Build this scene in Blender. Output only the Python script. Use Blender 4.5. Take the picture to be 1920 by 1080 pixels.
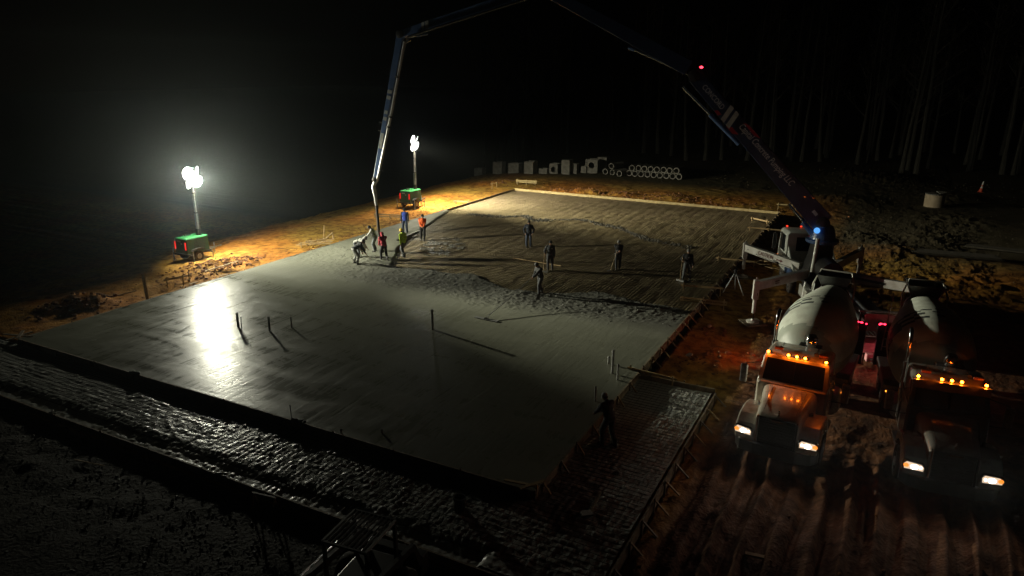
import bpy, bmesh, math, random
import numpy as np
from mathutils import Vector, Matrix, Quaternion, Euler

for o in list(bpy.data.objects):
    bpy.data.objects.remove(o)
SC = bpy.context.scene
COL = SC.collection
RND = random.Random(7)
rad = math.radians

# ------------------------------------------------------------------ camera
CAM_Z = 11.0                      # metres above the slab top (z = 0)
FPX = 1339.87                     # focal length in pixels of a 1920 px wide frame
CR = np.array([[0.88603515, 0.140249, -0.44189584],
               [0.46358619, -0.25683707, 0.84801095],
               [0.00543745, -0.95622431, -0.29258417]])
cd = bpy.data.cameras.new('camera')
cam = bpy.data.objects.new('camera', cd)
COL.objects.link(cam)
cd.sensor_width = 36.0
cd.lens = 36.0 * FPX / 1920.0
cd.clip_start = 0.1
cd.clip_end = 2000.0
cam.matrix_world = Matrix(((CR[0][0], -CR[0][1], -CR[0][2], 0),
                           (CR[1][0], -CR[1][1], -CR[1][2], 0),
                           (CR[2][0], -CR[2][1], -CR[2][2], CAM_Z),
                           (0, 0, 0, 1)))
SC.camera = cam

# ------------------------------------------------------------------ night sky, moon, exposure
W = bpy.data.worlds.new('World')
SC.world = W
W.use_nodes = True
nt = W.node_tree
nt.nodes.clear()
wo = nt.nodes.new('ShaderNodeOutputWorld')
wb = nt.nodes.new('ShaderNodeBackground')
sk = nt.nodes.new('ShaderNodeTexSky')
sk.sky_type = 'NISHITA'
sk.sun_disc = False
sk.sun_elevation = rad(14)
sk.sun_rotation = rad(300)
wb.inputs['Strength'].default_value = 0.00001
nt.links.new(sk.outputs[0], wb.inputs[0])
nt.links.new(wb.outputs[0], wo.inputs[0])
sl = bpy.data.lights.new('moon', 'SUN')
sl.energy = 0.0015
sl.angle = rad(0.5)
sl.color = (1, .95, .88)
moon = bpy.data.objects.new('moon', sl)
COL.objects.link(moon)
moon.rotation_euler = (rad(76), 0, rad(60))
SC.view_settings.view_transform = 'Standard'
SC.view_settings.look = 'None'
SC.view_settings.exposure = 0.0
SC.view_settings.gamma = 1.0
SC.view_settings.use_curve_mapping = False
SC.cycles.use_denoising = True
SC.cycles.max_bounces = 5
SC.cycles.diffuse_bounces = 2
SC.cycles.glossy_bounces = 3
SC.cycles.volume_bounces = 0
SC.cycles.sample_clamp_indirect = 2.0
SC.cycles.use_light_tree = True

def hit(x, y, h=0.0):
    """point of the photograph (1920x1080 pixels) -> world point on the level z = h"""
    r = CR @ np.array([x - 960.0, y - 540.0, FPX])
    t = (h - CAM_Z) / r[2]
    return Vector((t * r[0], t * r[1], h))

# ------------------------------------------------------------------ materials
def nd(t, k, **kw):
    n = t.nodes.new(k)
    for a, b in kw.items():
        setattr(n, a, b)
    return n

MATS = {}
def mat(name, col, rough=.6, metal=0.0, col2=None, scale=6.0, bump=0.0, bscale=None, detail=5.0,
        stretch=(1, 1, 1), emit=None, estr=0.0, spec=0.5, rough2=None, coat=0.0, trans=0.0, lo=.35, hi=.65):
    if name in MATS:
        return MATS[name]
    m = bpy.data.materials.new(name)
    m.use_nodes = True
    t = m.node_tree
    b = t.nodes['Principled BSDF']
    b.inputs['Base Color'].default_value = (*col, 1)
    b.inputs['Roughness'].default_value = rough
    b.inputs['Metallic'].default_value = metal
    b.inputs['Specular IOR Level'].default_value = spec
    b.inputs['Coat Weight'].default_value = coat
    b.inputs['Transmission Weight'].default_value = trans
    if emit:
        b.inputs['Emission Color'].default_value = (*emit, 1)
        b.inputs['Emission Strength'].default_value = estr
    tc = nd(t, 'ShaderNodeTexCoord')
    mp = nd(t, 'ShaderNodeMapping')
    mp.inputs['Scale'].default_value = stretch
    t.links.new(tc.outputs['Object'], mp.inputs[0])
    nz = nd(t, 'ShaderNodeTexNoise')
    nz.inputs['Scale'].default_value = scale
    nz.inputs['Detail'].default_value = detail
    t.links.new(mp.outputs[0], nz.inputs['Vector'])
    rp = nd(t, 'ShaderNodeMapRange')
    rp.inputs['From Min'].default_value = lo
    rp.inputs['From Max'].default_value = hi
    t.links.new(nz.outputs['Fac'], rp.inputs[0])
    c2 = col2 if col2 else tuple(c * .72 for c in col)
    mx = nd(t, 'ShaderNodeMix', data_type='RGBA')
    mx.inputs['A'].default_value = (*col, 1)
    mx.inputs['B'].default_value = (*c2, 1)
    t.links.new(rp.outputs[0], mx.inputs['Factor'])
    t.links.new(mx.outputs['Result'], b.inputs['Base Color'])
    if rough2 is not None:
        mr = nd(t, 'ShaderNodeMapRange')
        mr.inputs['From Min'].default_value = lo
        mr.inputs['From Max'].default_value = hi
        mr.inputs['To Min'].default_value = rough
        mr.inputs['To Max'].default_value = rough2
        t.links.new(nz.outputs['Fac'], mr.inputs[0])
        t.links.new(mr.outputs[0], b.inputs['Roughness'])
    if bump > 0:
        n2 = nd(t, 'ShaderNodeTexNoise')
        n2.inputs['Scale'].default_value = bscale or scale * 3
        n2.inputs['Detail'].default_value = 6
        t.links.new(mp.outputs[0], n2.inputs['Vector'])
        bp = nd(t, 'ShaderNodeBump')
        bp.inputs['Strength'].default_value = 1.0
        bp.inputs['Distance'].default_value = bump
        t.links.new(n2.outputs['Fac'], bp.inputs['Height'])
        t.links.new(bp.outputs[0], b.inputs['Normal'])
    MATS[name] = m
    return m

def emat(name, col, strength):
    if name in MATS:
        return MATS[name]
    m = bpy.data.materials.new(name)
    m.use_nodes = True
    t = m.node_tree
    t.nodes.clear()
    o = nd(t, 'ShaderNodeOutputMaterial')
    e = nd(t, 'ShaderNodeEmission')
    e.inputs[0].default_value = (*col, 1)
    e.inputs[1].default_value = strength
    t.links.new(e.outputs[0], o.inputs[0])
    MATS[name] = m
    return m

WOOD = mat('pine_board', (.42, .30, .15), .8, col2=(.26, .17, .08), scale=3, stretch=(1, 1, 8), bump=.003)
WOODD = mat('wet_form_board', (.24, .18, .11), .7, col2=(.12, .09, .06), scale=4, bump=.004)
STEEL = mat('galvanised_steel', (.5, .5, .5), .35, .9, col2=(.3, .3, .3), scale=12)
DARKMET = mat('dark_metal', (.035, .036, .038), .45, .6, col2=(.06, .055, .05), scale=8)
CHROME = mat('chrome', (.75, .75, .75), .12, 1.0, scale=4)
RUBBER = mat('tyre_rubber', (.018, .018, .018), .85, col2=(.05, .035, .025), scale=7, bump=.004)
GLASS = mat('cab_glass', (.012, .014, .016), .06, 0, scale=3, spec=.8)
BLACKP = mat('black_plastic', (.02, .02, .02), .4, col2=(.04, .04, .04), scale=9)
PIPEC = mat('precast_concrete', (.22, .21, .19), .85, col2=(.13, .125, .11), scale=2.5, bump=.006)
PVC = mat('pvc_pipe', (.30, .30, .29), .45, col2=(.20, .20, .19), scale=6)
SKIN = mat('skin', (.36, .20, .13), .55, col2=(.30, .16, .10), scale=14)
HAIR = mat('hair', (.02, .014, .01), .7, scale=30)
WHITEP = mat('white_truck_paint', (.62, .61, .55), .28, col2=(.52, .50, .43), scale=2, coat=.4)
ARMP = mat('outrigger_white_paint', (.60, .58, .54), .4, col2=(.46, .43, .38), scale=3)
BOOMB = mat('boom_blue_paint', (.07, .12, .25), .35, col2=(.045, .085, .18), scale=2, coat=.3)
BOOMG = mat('boom_white_band', (.42, .42, .40), .5, col2=(.30, .30, .28), scale=5)
REDP = mat('red_decal', (.35, .015, .03), .5, scale=6)
GREENP = mat('green_canopy_paint', (.035, .22, .075), .4, col2=(.025, .15, .05), scale=2.5)
DGREEN = mat('dark_green_panel', (.02, .075, .035), .5, col2=(.015, .05, .025), scale=3)
AMBER = emat('amber_marker_lens', (1.0, .15, .006), 85)
AMBERS = emat('amber_side_lens', (1.0, .25, .02), 5)
REDL = emat('red_marker_lens', (1.0, .02, .05), 7)
REDT = emat('red_tail_strip', (1.0, .03, .02), .9)
HEADL = emat('headlight_core', (1.0, .92, .80), 9)
HEADW = emat('headlight_glow_lens', (1.0, .74, .52), .85)
HEADA = emat('headlight_turn_lens', (1.0, .28, .03), 1.3)

# ------------------------------------------------------------------ mesh helpers
def frame_from(d, up=(0, 0, 1)):
    d = Vector(d).normalized()
    up = Vector(up)
    if abs(d.dot(up.normalized())) > .99:
        up = Vector((0, 1, 0)) if abs(d.y) < .9 else Vector((1, 0, 0))
    s = d.cross(up).normalized()
    u = s.cross(d).normalized()
    return d, s, u

class MB:
    def __init__(self):
        self.v, self.f = [], []
    def add(self, vs, fs):
        k = len(self.v)
        self.v += [tuple(p) for p in vs]
        self.f += [tuple(i + k for i in q) for q in fs]
        return self
    def box(self, c, s, rz=0.0, top=(1, 1)):
        c = Vector(c)
        hx, hy, hz = s[0] / 2, s[1] / 2, s[2] / 2
        R = Matrix.Rotation(rz, 3, 'Z')
        vs = []
        for z, tx, ty in ((-hz, 1, 1), (hz, top[0], top[1])):
            for x, y in ((-hx, -hy), (hx, -hy), (hx, hy), (-hx, hy)):
                vs.append(c + R @ Vector((x * tx, y * ty, z)))
        return self.add(vs, [(0, 3, 2, 1), (4, 5, 6, 7), (0, 1, 5, 4), (1, 2, 6, 5), (2, 3, 7, 6), (3, 0, 4, 7)])
    def bar(self, p, q, w, h, up=(0, 0, 1), w2=None, h2=None):
        p, q = Vector(p), Vector(q)
        d, s, u = frame_from(q - p, up)
        w2 = w if w2 is None else w2
        h2 = h if h2 is None else h2
        vs = []
        for c, a, b in ((p, w / 2, h / 2), (q, w2 / 2, h2 / 2)):
            vs += [c - s * a - u * b, c + s * a - u * b, c + s * a + u * b, c - s * a + u * b]
        return self.add(vs, [(0, 3, 2, 1), (4, 5, 6, 7), (0, 1, 5, 4), (1, 2, 6, 5), (2, 3, 7, 6), (3, 0, 4, 7)])
    def tube(self, pts, r, n=8, caps=True):
        pts = [Vector(p) for p in pts]
        m = len(pts)
        rs = r if isinstance(r, (list, tuple)) else [r] * m
        vs, fs = [], []
        s = None
        for i, p in enumerate(pts):
            d = (pts[min(i + 1, m - 1)] - pts[max(i - 1, 0)]).normalized()
            if s is None:
                _, s, u = frame_from(d)
            else:
                s = (s - d * s.dot(d)).normalized()
                u = s.cross(d)
            for k in range(n):
                a = 2 * math.pi * k / n
                vs.append(p + (s * math.cos(a) + u * math.sin(a)) * rs[i])
        for i in range(m - 1):
            for k in range(n):
                a, b = i * n + k, i * n + (k + 1) % n
                fs.append((a, a + n, b + n, b))
        if caps:
            fs.append(tuple(range(n)))
            fs.append(tuple(reversed(range((m - 1) * n, m * n))))
        return self.add(vs, fs)
    def lathe(self, prof, o=(0, 0, 0), axis=(0, 0, 1), n=20, closed=False):
        """prof: list of (radius, distance along the axis)"""
        o = Vector(o)
        d, s, u = frame_from(axis)
        vs, fs = [], []
        m = len(prof)
        for r, h in prof:
            for k in range(n):
                a = 2 * math.pi * k / n
                vs.append(o + d * h + (s * math.cos(a) + u * math.sin(a)) * r)
        for i in range(m if closed else m - 1):
            j = (i + 1) % m
            for k in range(n):
                fs.append((i * n + k, j * n + k, j * n + (k + 1) % n, i * n + (k + 1) % n))
        if not closed:
            fs.append(tuple(range(n)))
            fs.append(tuple(reversed(range((m - 1) * n, m * n))))
        return self.add(vs, fs)
    def prism(self, poly, o, ex, ey, th):
        """flat polygon (a, b) in the frame ex, ey, thickened by th along ex x ey, centred"""
        o, ex, ey = Vector(o), Vector(ex), Vector(ey)
        nrm = ex.cross(ey).normalized()
        n = len(poly)
        vs = [o + ex * a + ey * b + nrm * (th / 2) for a, b in poly] + [o + ex * a + ey * b - nrm * (th / 2) for a, b in poly]
        fs = [tuple(range(n)), tuple(reversed(range(n, 2 * n)))]
        for i in range(n):
            j = (i + 1) % n
            fs.append((i, i + n, j + n, j))
        return self.add(vs, fs)
    def capsule(self, p, q, r1, r2, n=12):
        p, q = Vector(p), Vector(q)
        L = (q - p).length
        pr = []
        for a in (-85, -60, -30, 0):
            pr.append((r1 * math.cos(rad(a)), r1 * math.sin(rad(a))))
        for a in (0, 30, 60, 85):
            pr.append((r2 * math.cos(rad(a)), L + r2 * math.sin(rad(a))))
        return self.lathe(pr, p, (q - p) if L > 1e-4 else (0, 0, 1), n)
    def ell(self, c, r, R=None, n=14):
        c = Vector(c)
        vs, fs = [], []
        m = 9
        for i in range(m):
            a = -math.pi / 2 + math.pi * (i + .15) / (m - 1 + .3)
            for k in range(n):
                b = 2 * math.pi * k / n
                w = Vector((r[0] * math.cos(a) * math.cos(b), r[1] * math.cos(a) * math.sin(b), r[2] * math.sin(a)))
                vs.append(c + (R @ w if R else w))
        for i in range(m - 1):
            for k in range(n):
                fs.append((i * n + k, i * n + (k + 1) % n, (i + 1) * n + (k + 1) % n, (i + 1) * n + k))
        fs.append(tuple(reversed(range(n))))
        fs.append(tuple(range((m - 1) * n, m * n)))
        return self.add(vs, fs)
    def mesh(self, name):
        me = bpy.data.meshes.new(name)
        me.from_pydata([tuple(p) for p in self.v], [], self.f)
        bm = bmesh.new()
        bm.from_mesh(me)
        bmesh.ops.recalc_face_normals(bm, faces=bm.faces)
        bm.to_mesh(me)
        bm.free()
        me.update()
        return me
    def build(self, name, m, parent=None, smooth=False, bevel=0.0, label=None):
        return obj(name, self.mesh(name), m, parent, smooth, bevel, label)

def obj(name, me, m, parent=None, smooth=False, bevel=0.0, label=None):
    if m is not None and len(me.materials) == 0:
        me.materials.append(m)
    o = bpy.data.objects.new(name, me)
    COL.objects.link(o)
    if parent is not None:
        o.parent = parent
    if smooth:
        for p in me.polygons:
            p.use_smooth = True
        me.set_sharp_from_angle(angle=rad(42))
    if bevel:
        b = o.modifiers.new('bevel', 'BEVEL')
        b.width = bevel
        b.segments = 2
        b.limit_method = 'ANGLE'
        b.angle_limit = rad(35)
    if label:
        o['label'] = label
    return o

def thing(name, label, cat, loc=(0, 0, 0), rz=0.0, group=None):
    o = bpy.data.objects.new(name, None)
    COL.objects.link(o)
    o.empty_display_size = .2
    o.location = loc
    o.rotation_euler = (0, 0, rz)
    return tag(o, label, cat, group)

def tag(o, label, cat, group=None):
    o['label'] = label
    o['category'] = cat
    if group:
        o['group'] = group
    return o

def struct(o):
    o['kind'] = 'structure'
    return o

def stuff(o, label=None, cat=None):
    o['kind'] = 'stuff'
    if label:
        o['label'] = label
    if cat:
        o['category'] = cat
    return o

def lamp(name, kind, loc, energy, col, parent=None, size=None, blend=1.0, aim=None, radius=.05):
    l = bpy.data.lights.new(name, kind)
    l.energy = energy
    l.color = col
    l.shadow_soft_size = radius
    o = bpy.data.objects.new(name, l)
    COL.objects.link(o)
    o.location = loc
    if kind == 'SPOT':
        l.spot_size = rad(size)
        l.spot_blend = blend
        o.rotation_mode = 'QUATERNION'
        o.rotation_quaternion = Vector(aim).to_track_quat('-Z', 'Y')
    if parent is not None:
        o.parent = parent
    return o

# ------------------------------------------------------------------ noise for height fields
_rs = np.random.RandomState(5)
_tab = _rs.rand(512, 512)
def vnoise(x, y):
    xi = np.floor(x).astype(int); yi = np.floor(y).astype(int)
    fx = x - xi; fy = y - yi
    fx = fx * fx * (3 - 2 * fx); fy = fy * fy * (3 - 2 * fy)
    a = _tab[xi % 512, yi % 512]; b = _tab[(xi + 1) % 512, yi % 512]
    c = _tab[xi % 512, (yi + 1) % 512]; d = _tab[(xi + 1) % 512, (yi + 1) % 512]
    return (a * (1 - fx) + b * fx) * (1 - fy) + (c * (1 - fx) + d * fx) * fy
def fbm(x, y, s=1.0, o=4, g=.5):
    r = np.zeros_like(x); a = 1.0; t = 0.0
    for i in range(o):
        r += a * (vnoise(x * s + 17.3 * i, y * s + 9.1 * i) - .5); t += a
        a *= g; s *= 2.03
    return r / t * 2
def sst(a, b, x):
    t = np.clip((x - a) / (b - a), 0, 1)
    return t * t * (3 - 2 * t)

def field(name, xs, ys, hf, m, keep=None):
    X, Y = np.meshgrid(xs, ys, indexing='ij')
    Z = hf(X, Y)
    nx, ny = len(xs), len(ys)
    V = np.stack([X, Y, Z], -1).reshape(-1, 3)
    I = np.arange(nx * ny).reshape(nx, ny)
    F = np.stack([I[:-1, :-1], I[1:, :-1], I[1:, 1:], I[:-1, 1:]], -1).reshape(-1, 4)
    if keep is not None:
        K = keep(X, Y)
        k = (K[:-1, :-1] & K[1:, :-1] & K[1:, 1:] & K[:-1, 1:]).reshape(-1)
        F = F[k]
    me = bpy.data.meshes.new(name)
    me.vertices.add(len(V)); me.vertices.foreach_set('co', V.astype(np.float32).ravel())
    me.loops.add(F.size); me.loops.foreach_set('vertex_index', F.astype(np.int32).ravel())
    me.polygons.add(len(F))
    me.polygons.foreach_set('loop_start', np.arange(0, F.size, 4, dtype=np.int32))
    me.polygons.foreach_set('loop_total', np.full(len(F), 4, dtype=np.int32))
    me.polygons.foreach_set('use_smooth', np.ones(len(F), dtype=bool))
    me.update(calc_edges=True)
    me.materials.append(m)
    o = bpy.data.objects.new(name, me)
    COL.objects.link(o)
    return o

def axis(a, b, fine, lo, hi, growth=1.18, maxs=12.0):
    c = list(np.arange(a, b + fine * .5, fine))
    s = fine; x = c[0]; pre = []
    while x > lo:
        s = min(s * growth, maxs); x -= s; pre.append(x)
    s = fine; x = c[-1]; post = []
    while x < hi:
        s = min(s * growth, maxs); x += s; post.append(x)
    return np.array(pre[::-1] + c + post)

# ================================================================== the setting
XL, XR, YN, YF = -31.53, -7.33, 15.40, 60.94          # slab outline (form inner faces)
XS, YS, YC = -4.42, 12.20, 24.5                       # outer walkway forms and cross form

def in_pad(X, Y):
    slab = (X > XL - .25) & (X < XR + .2) & (Y > YN - .3) & (Y < YF + .25)
    front = (X > -36) & (X < XS + .1) & (Y > YS - .15) & (Y < YN + .1)
    side = (X > XR - .1) & (X < XS + .1) & (Y > YS - .15) & (Y < YC + .1)
    return slab | front | side

MOUNDS = [(-34.3, 19.7, .85, .62), (-33.5, 20.3, .7, .35), (-34.9, 18.6, .8, .3), (-34.2, 28.0, 1.0, .42), (-33.4, 29.6, .9, .28),
          (-33.2, 26.2, .8, .2), (-25.7, 63.4, .7, .5), (-24.4, 63.6, .6, .42), (-27.6, 63.3, .9, .25), (-21.5, 64.2, 1.2, .22), (-17, 64.6, 1.6, .25),
          (-5.6, 27.4, .8, .14), (-5.2, 29.0, .9, .12), (-5.9, 31, .7, .12), (1.2, 52.5, 1.8, .32), (-1.2, 56, 2.0, .25),
          (3.5, 57, 2.2, .22), (6, 66, 3, .25), (-3, 72, 3, .3), (-1, 88, 5, .6), (6, 78, 3, .3), (-35.5, 65.5, 1.2, .25)]

def ground_h(X, Y):
    base = np.full_like(X, -.28)
    base += -.24 * sst(-8, -5.5, X) * (1 - sst(33, 40, Y) * .62) * (1 - sst(58, 66, Y) * .4)
    base += -.13 * (1 - sst(12.5, 17, Y)) * (1 - .4 * sst(-6, -4, X))
    crest = -36.9 + .5 * fbm(X * 0 + 3, Y, .25, 3)
    d = np.clip(crest - X, 0, None)
    base -= np.minimum(.10 * np.minimum(d, 5.0) + .40 * np.clip(d - 5.0, 0, None), 9)
    base += .10 * fbm(X, Y, .18, 3) * sst(0, 6, np.abs(Y - 38) + 2)
    rough = .085 * fbm(X, Y, 1.1, 4, .6) + .035 * fbm(X + 40, Y, 4.2, 3, .6)
    rough *= .55 + .9 * sst(-.2, .35, fbm(X + 9, Y + 5, .22, 2))
    base += rough
    # deeper churned earth right behind the far form and right of the pump truck
    far = sst(61.0, 62.2, Y) * (1 - sst(67, 71, Y)) * (1 - sst(-6, -3, X)) * sst(-36, -33, X)
    base += far * (.16 * np.abs(fbm(X, Y * 1.3, 1.6, 4, .62)) - .02)
    rt = sst(-3.5, -1, X) * sst(44, 47, Y)
    base += rt * (.085 * np.abs(fbm(X * .6, Y, 1.6, 5, .65)) - .03)
    # wheel ruts in front of the mixer trucks, running along the slab side
    rut = sst(-4.4, -3.9, X) * (1 - sst(19.5, 24, Y))
    wob = .18 * fbm(X * .1, Y, .35, 2)
    prof = np.abs(np.sin((X + wob) * 4.3)) ** 3.0 * .24 + np.abs(np.sin((X + wob) * 9.7 + 1)) ** 5 * .09
    tread = .02 * np.sign(np.sin(Y * 38 + 3 * np.sin((X + wob) * 8.6)))
    base += rut * (prof * (.45 + .9 * vnoise(X * .9, Y * .35)) - .1 + tread * (np.sin((X + wob) * 4.3) ** 2 < .35))
    for (mx, my, r, h) in MOUNDS:
        q = ((X - mx) ** 2 + (Y - my) ** 2) / (r * r)
        base += h * np.exp(-q) * (1 + .55 * fbm(X, Y, 2.6, 3, .6))
    base += -.35 * np.exp(-(((X + 33.4) / .55) ** 2 + ((Y - 23.3) / .9) ** 2))      # dug hole beside the slab
    pud = np.exp(-(((X - 3.4) / .55) ** 2 + ((Y - 17.7) / .9) ** 2))
    base += -.10 * pud
    base = np.where(in_pad(X, Y), -1.0, base)
    return base

def gz(x, y):
    return float(ground_h(np.array([[float(x)]]), np.array([[float(y)]]))[0, 0])

# ---- clay: colour only by the earth's own patches
def ground_material():
    m = bpy.data.materials.new('red_clay')
    m.use_nodes = True
    t = m.node_tree
    b = t.nodes['Principled BSDF']
    tc = nd(t, 'ShaderNodeTexCoord')
    def noise(s, d=5, dist=0):
        n = nd(t, 'ShaderNodeTexNoise')
        n.inputs['Scale'].default_value = s
        n.inputs['Detail'].default_value = d
        n.inputs['Distortion'].default_value = dist
        t.links.new(tc.outputs['Object'], n.inputs['Vector'])
        return n
    def ramp(src, a, c0, c1, e=None):
        r = nd(t, 'ShaderNodeValToRGB')
        r.color_ramp.elements[0].position = a
        r.color_ramp.elements[0].color = (*c0, 1)
        r.color_ramp.elements[1].position = e
        r.color_ramp.elements[1].color = (*c1, 1)
        t.links.new(src, r.inputs[0])
        return r
    n1 = noise(.16, 4)
    n2 = noise(2.2, 7, .4)
    r1 = ramp(n1.outputs['Fac'], .40, (.46, .185, .030), (.46, .28, .055), .62)
    r2 = ramp(n2.outputs['Fac'], .32, (.10, .045, .020), (1, 1, 1), .60)
    mx = nd(t, 'ShaderNodeMix', data_type='RGBA', blend_type='MULTIPLY')
    mx.inputs['Factor'].default_value = .75
    t.links.new(r1.outputs[0], mx.inputs['A'])
    t.links.new(r2.outputs[0], mx.inputs['B'])
    # wet dark mud around the front strip, darker scrub soil far to the right
    sp = nd(t, 'ShaderNodeSeparateXYZ')
    t.links.new(tc.outputs['Object'], sp.inputs[0])
    fy = nd(t, 'ShaderNodeMapRange')
    fy.inputs['From Min'].default_value = 14.5
    fy.inputs['From Max'].default_value = 11.8
    t.links.new(sp.outputs['Y'], fy.inputs[0])
    fx = nd(t, 'ShaderNodeMapRange')
    fx.inputs['From Min'].default_value = -4.2
    fx.inputs['From Max'].default_value = -7
    t.links.new(sp.outputs['X'], fx.inputs[0])
    mm = nd(t, 'ShaderNodeMath', operation='MULTIPLY')
    t.links.new(fy.outputs[0], mm.inputs[0])
    t.links.new(fx.outputs[0], mm.inputs[1])
    m2 = nd(t, 'ShaderNodeMix', data_type='RGBA')
    m2.inputs['B'].default_value = (.028, .024, .018, 1)
    t.links.new(mm.outputs[0], m2.inputs['Factor'])
    t.links.new(mx.outputs['Result'], m2.inputs['A'])
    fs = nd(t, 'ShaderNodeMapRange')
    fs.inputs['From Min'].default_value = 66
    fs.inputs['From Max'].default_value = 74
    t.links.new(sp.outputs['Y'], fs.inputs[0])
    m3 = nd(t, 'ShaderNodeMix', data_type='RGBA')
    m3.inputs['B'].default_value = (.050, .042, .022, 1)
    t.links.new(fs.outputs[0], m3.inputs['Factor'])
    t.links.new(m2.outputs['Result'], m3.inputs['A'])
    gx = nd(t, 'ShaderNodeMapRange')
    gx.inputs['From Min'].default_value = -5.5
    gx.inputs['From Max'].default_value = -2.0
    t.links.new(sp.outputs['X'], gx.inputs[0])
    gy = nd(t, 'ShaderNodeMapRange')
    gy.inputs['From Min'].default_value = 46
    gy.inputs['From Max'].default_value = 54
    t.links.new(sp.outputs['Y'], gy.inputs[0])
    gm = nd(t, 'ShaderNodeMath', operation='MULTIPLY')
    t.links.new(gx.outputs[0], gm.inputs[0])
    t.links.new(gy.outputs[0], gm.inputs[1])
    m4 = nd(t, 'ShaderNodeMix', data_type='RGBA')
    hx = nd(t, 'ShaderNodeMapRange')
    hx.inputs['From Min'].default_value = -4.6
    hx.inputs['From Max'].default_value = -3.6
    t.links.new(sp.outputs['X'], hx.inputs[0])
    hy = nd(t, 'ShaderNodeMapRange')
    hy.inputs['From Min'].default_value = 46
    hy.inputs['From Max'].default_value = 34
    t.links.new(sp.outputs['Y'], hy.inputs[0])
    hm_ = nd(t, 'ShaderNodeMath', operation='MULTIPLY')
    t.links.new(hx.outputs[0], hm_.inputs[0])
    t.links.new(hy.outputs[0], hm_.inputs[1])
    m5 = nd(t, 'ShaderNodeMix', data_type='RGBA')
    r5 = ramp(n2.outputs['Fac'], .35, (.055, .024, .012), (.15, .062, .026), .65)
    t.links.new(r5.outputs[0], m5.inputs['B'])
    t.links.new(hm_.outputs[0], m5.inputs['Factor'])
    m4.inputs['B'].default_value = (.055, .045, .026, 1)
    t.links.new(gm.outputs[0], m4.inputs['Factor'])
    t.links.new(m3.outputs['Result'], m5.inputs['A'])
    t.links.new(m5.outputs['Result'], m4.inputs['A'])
    t.links.new(m4.outputs['Result'], b.inputs['Base Color'])
    rr = nd(t, 'ShaderNodeMapRange')
    rr.inputs['From Min'].default_value = .35
    rr.inputs['From Max'].default_value = .65
    rr.inputs['To Min'].default_value = .95
    rr.inputs['To Max'].default_value = .72
    t.links.new(n2.outputs['Fac'], rr.inputs[0])
    rw = nd(t, 'ShaderNodeMix', data_type='FLOAT')
    rw.inputs['B'].default_value = .8
    t.links.new(mm.outputs[0], rw.inputs['Factor'])
    t.links.new(rr.outputs[0], rw.inputs['A'])
    t.links.new(rw.outputs['Result'], b.inputs['Roughness'])
    b.inputs['Specular IOR Level'].default_value = .18
    n3 = noise(9, 8, .3)
    bp = nd(t, 'ShaderNodeBump')
    bp.inputs['Distance'].default_value = .055
    t.links.new(n3.outputs['Fac'], bp.inputs['Height'])
    t.links.new(bp.outputs[0], b.inputs['Normal'])
    return m

GROUND = ground_material()
xs = np.concatenate([axis(-43, -4.7, .16, -600, -4.7, 1.18, 60)[:-1], np.arange(-4.7, 6.2, .055), axis(6.2, 6.4, .1, 6.3, 600, 1.18, 60)[1:]])
xs = np.unique(np.round(xs, 4))
ys = np.concatenate([axis(9.0, 40, .16, -60, 40)[:-1], np.arange(40, 82, .22), axis(82, 84, .3, 83, 700, 1.18, 60)[1:]])
ys = np.unique(np.round(ys, 4))
struct(field('ground', xs, ys, ground_h, GROUND))

# ---- concrete: smooth screeded slab, lumpy fresh edge
UX = [-31.6, -31.2, -28.7, -27.2, -26, -25, -22.6, -19.8, -16.5, -14, -12.5, -10, -7.2]
UY = [49.2, 48.6, 40.4, 36.5, 34.2, 32.8, 32.9, 33.5, 31.9, 32.5, 33.7, 33.2, 33.0]
LX = [-31.6, -25, -20, -16.5, -11.6, -7.2]
LY = [30.4, 28.5, 28.6, 28.3, 28.7, 30.0]
def up_b(X):
    return np.interp(X, UX, UY)
def lo_b(X):
    return np.interp(X, LX, LY)
def slab_h(X, Y):
    wob = .35 * fbm(X, Y, .8, 3)
    d = up_b(X) + wob - Y                              # >0 : poured
    r = sst(-.3, 1.4, Y + .5 * fbm(X + 4, Y, .6, 3) - lo_b(X))
    strip = sst(34, 37, Y)                             # long strip along the left form: hand screeded
    amp = r * (1 - .65 * strip)
    lump = (.040 * np.abs(fbm(X, Y, 2.8, 4, .7)) + .026 * fbm(X + 7, Y, 8.5, 2, .6)) * amp
    z = lump - .02 * amp + .004 * fbm(X * .35, Y * 1.6, .7, 3)
    heap = 0
    for hx, hy, hr, hh in ((-16.2, 31.2, .9, .16), (-15.3, 31.0, .7, .12), (-11.5, 32.7, 1.0, .16), (-26.6, 33.1, .8, .15), (-19, 32.2, .9, .10), (-22, 31.8, .8, .08), (-9.5, 32, 1.2, .14)):
        heap = heap + hh * np.exp(-(((X - hx) ** 2 + (Y - hy) ** 2) / hr ** 2))
    z = z + .5 * heap * (1 + .6 * fbm(X, Y, 3, 3))
    z = z - .30 * (1 - sst(-.25, .35, d))
    return z

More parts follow.
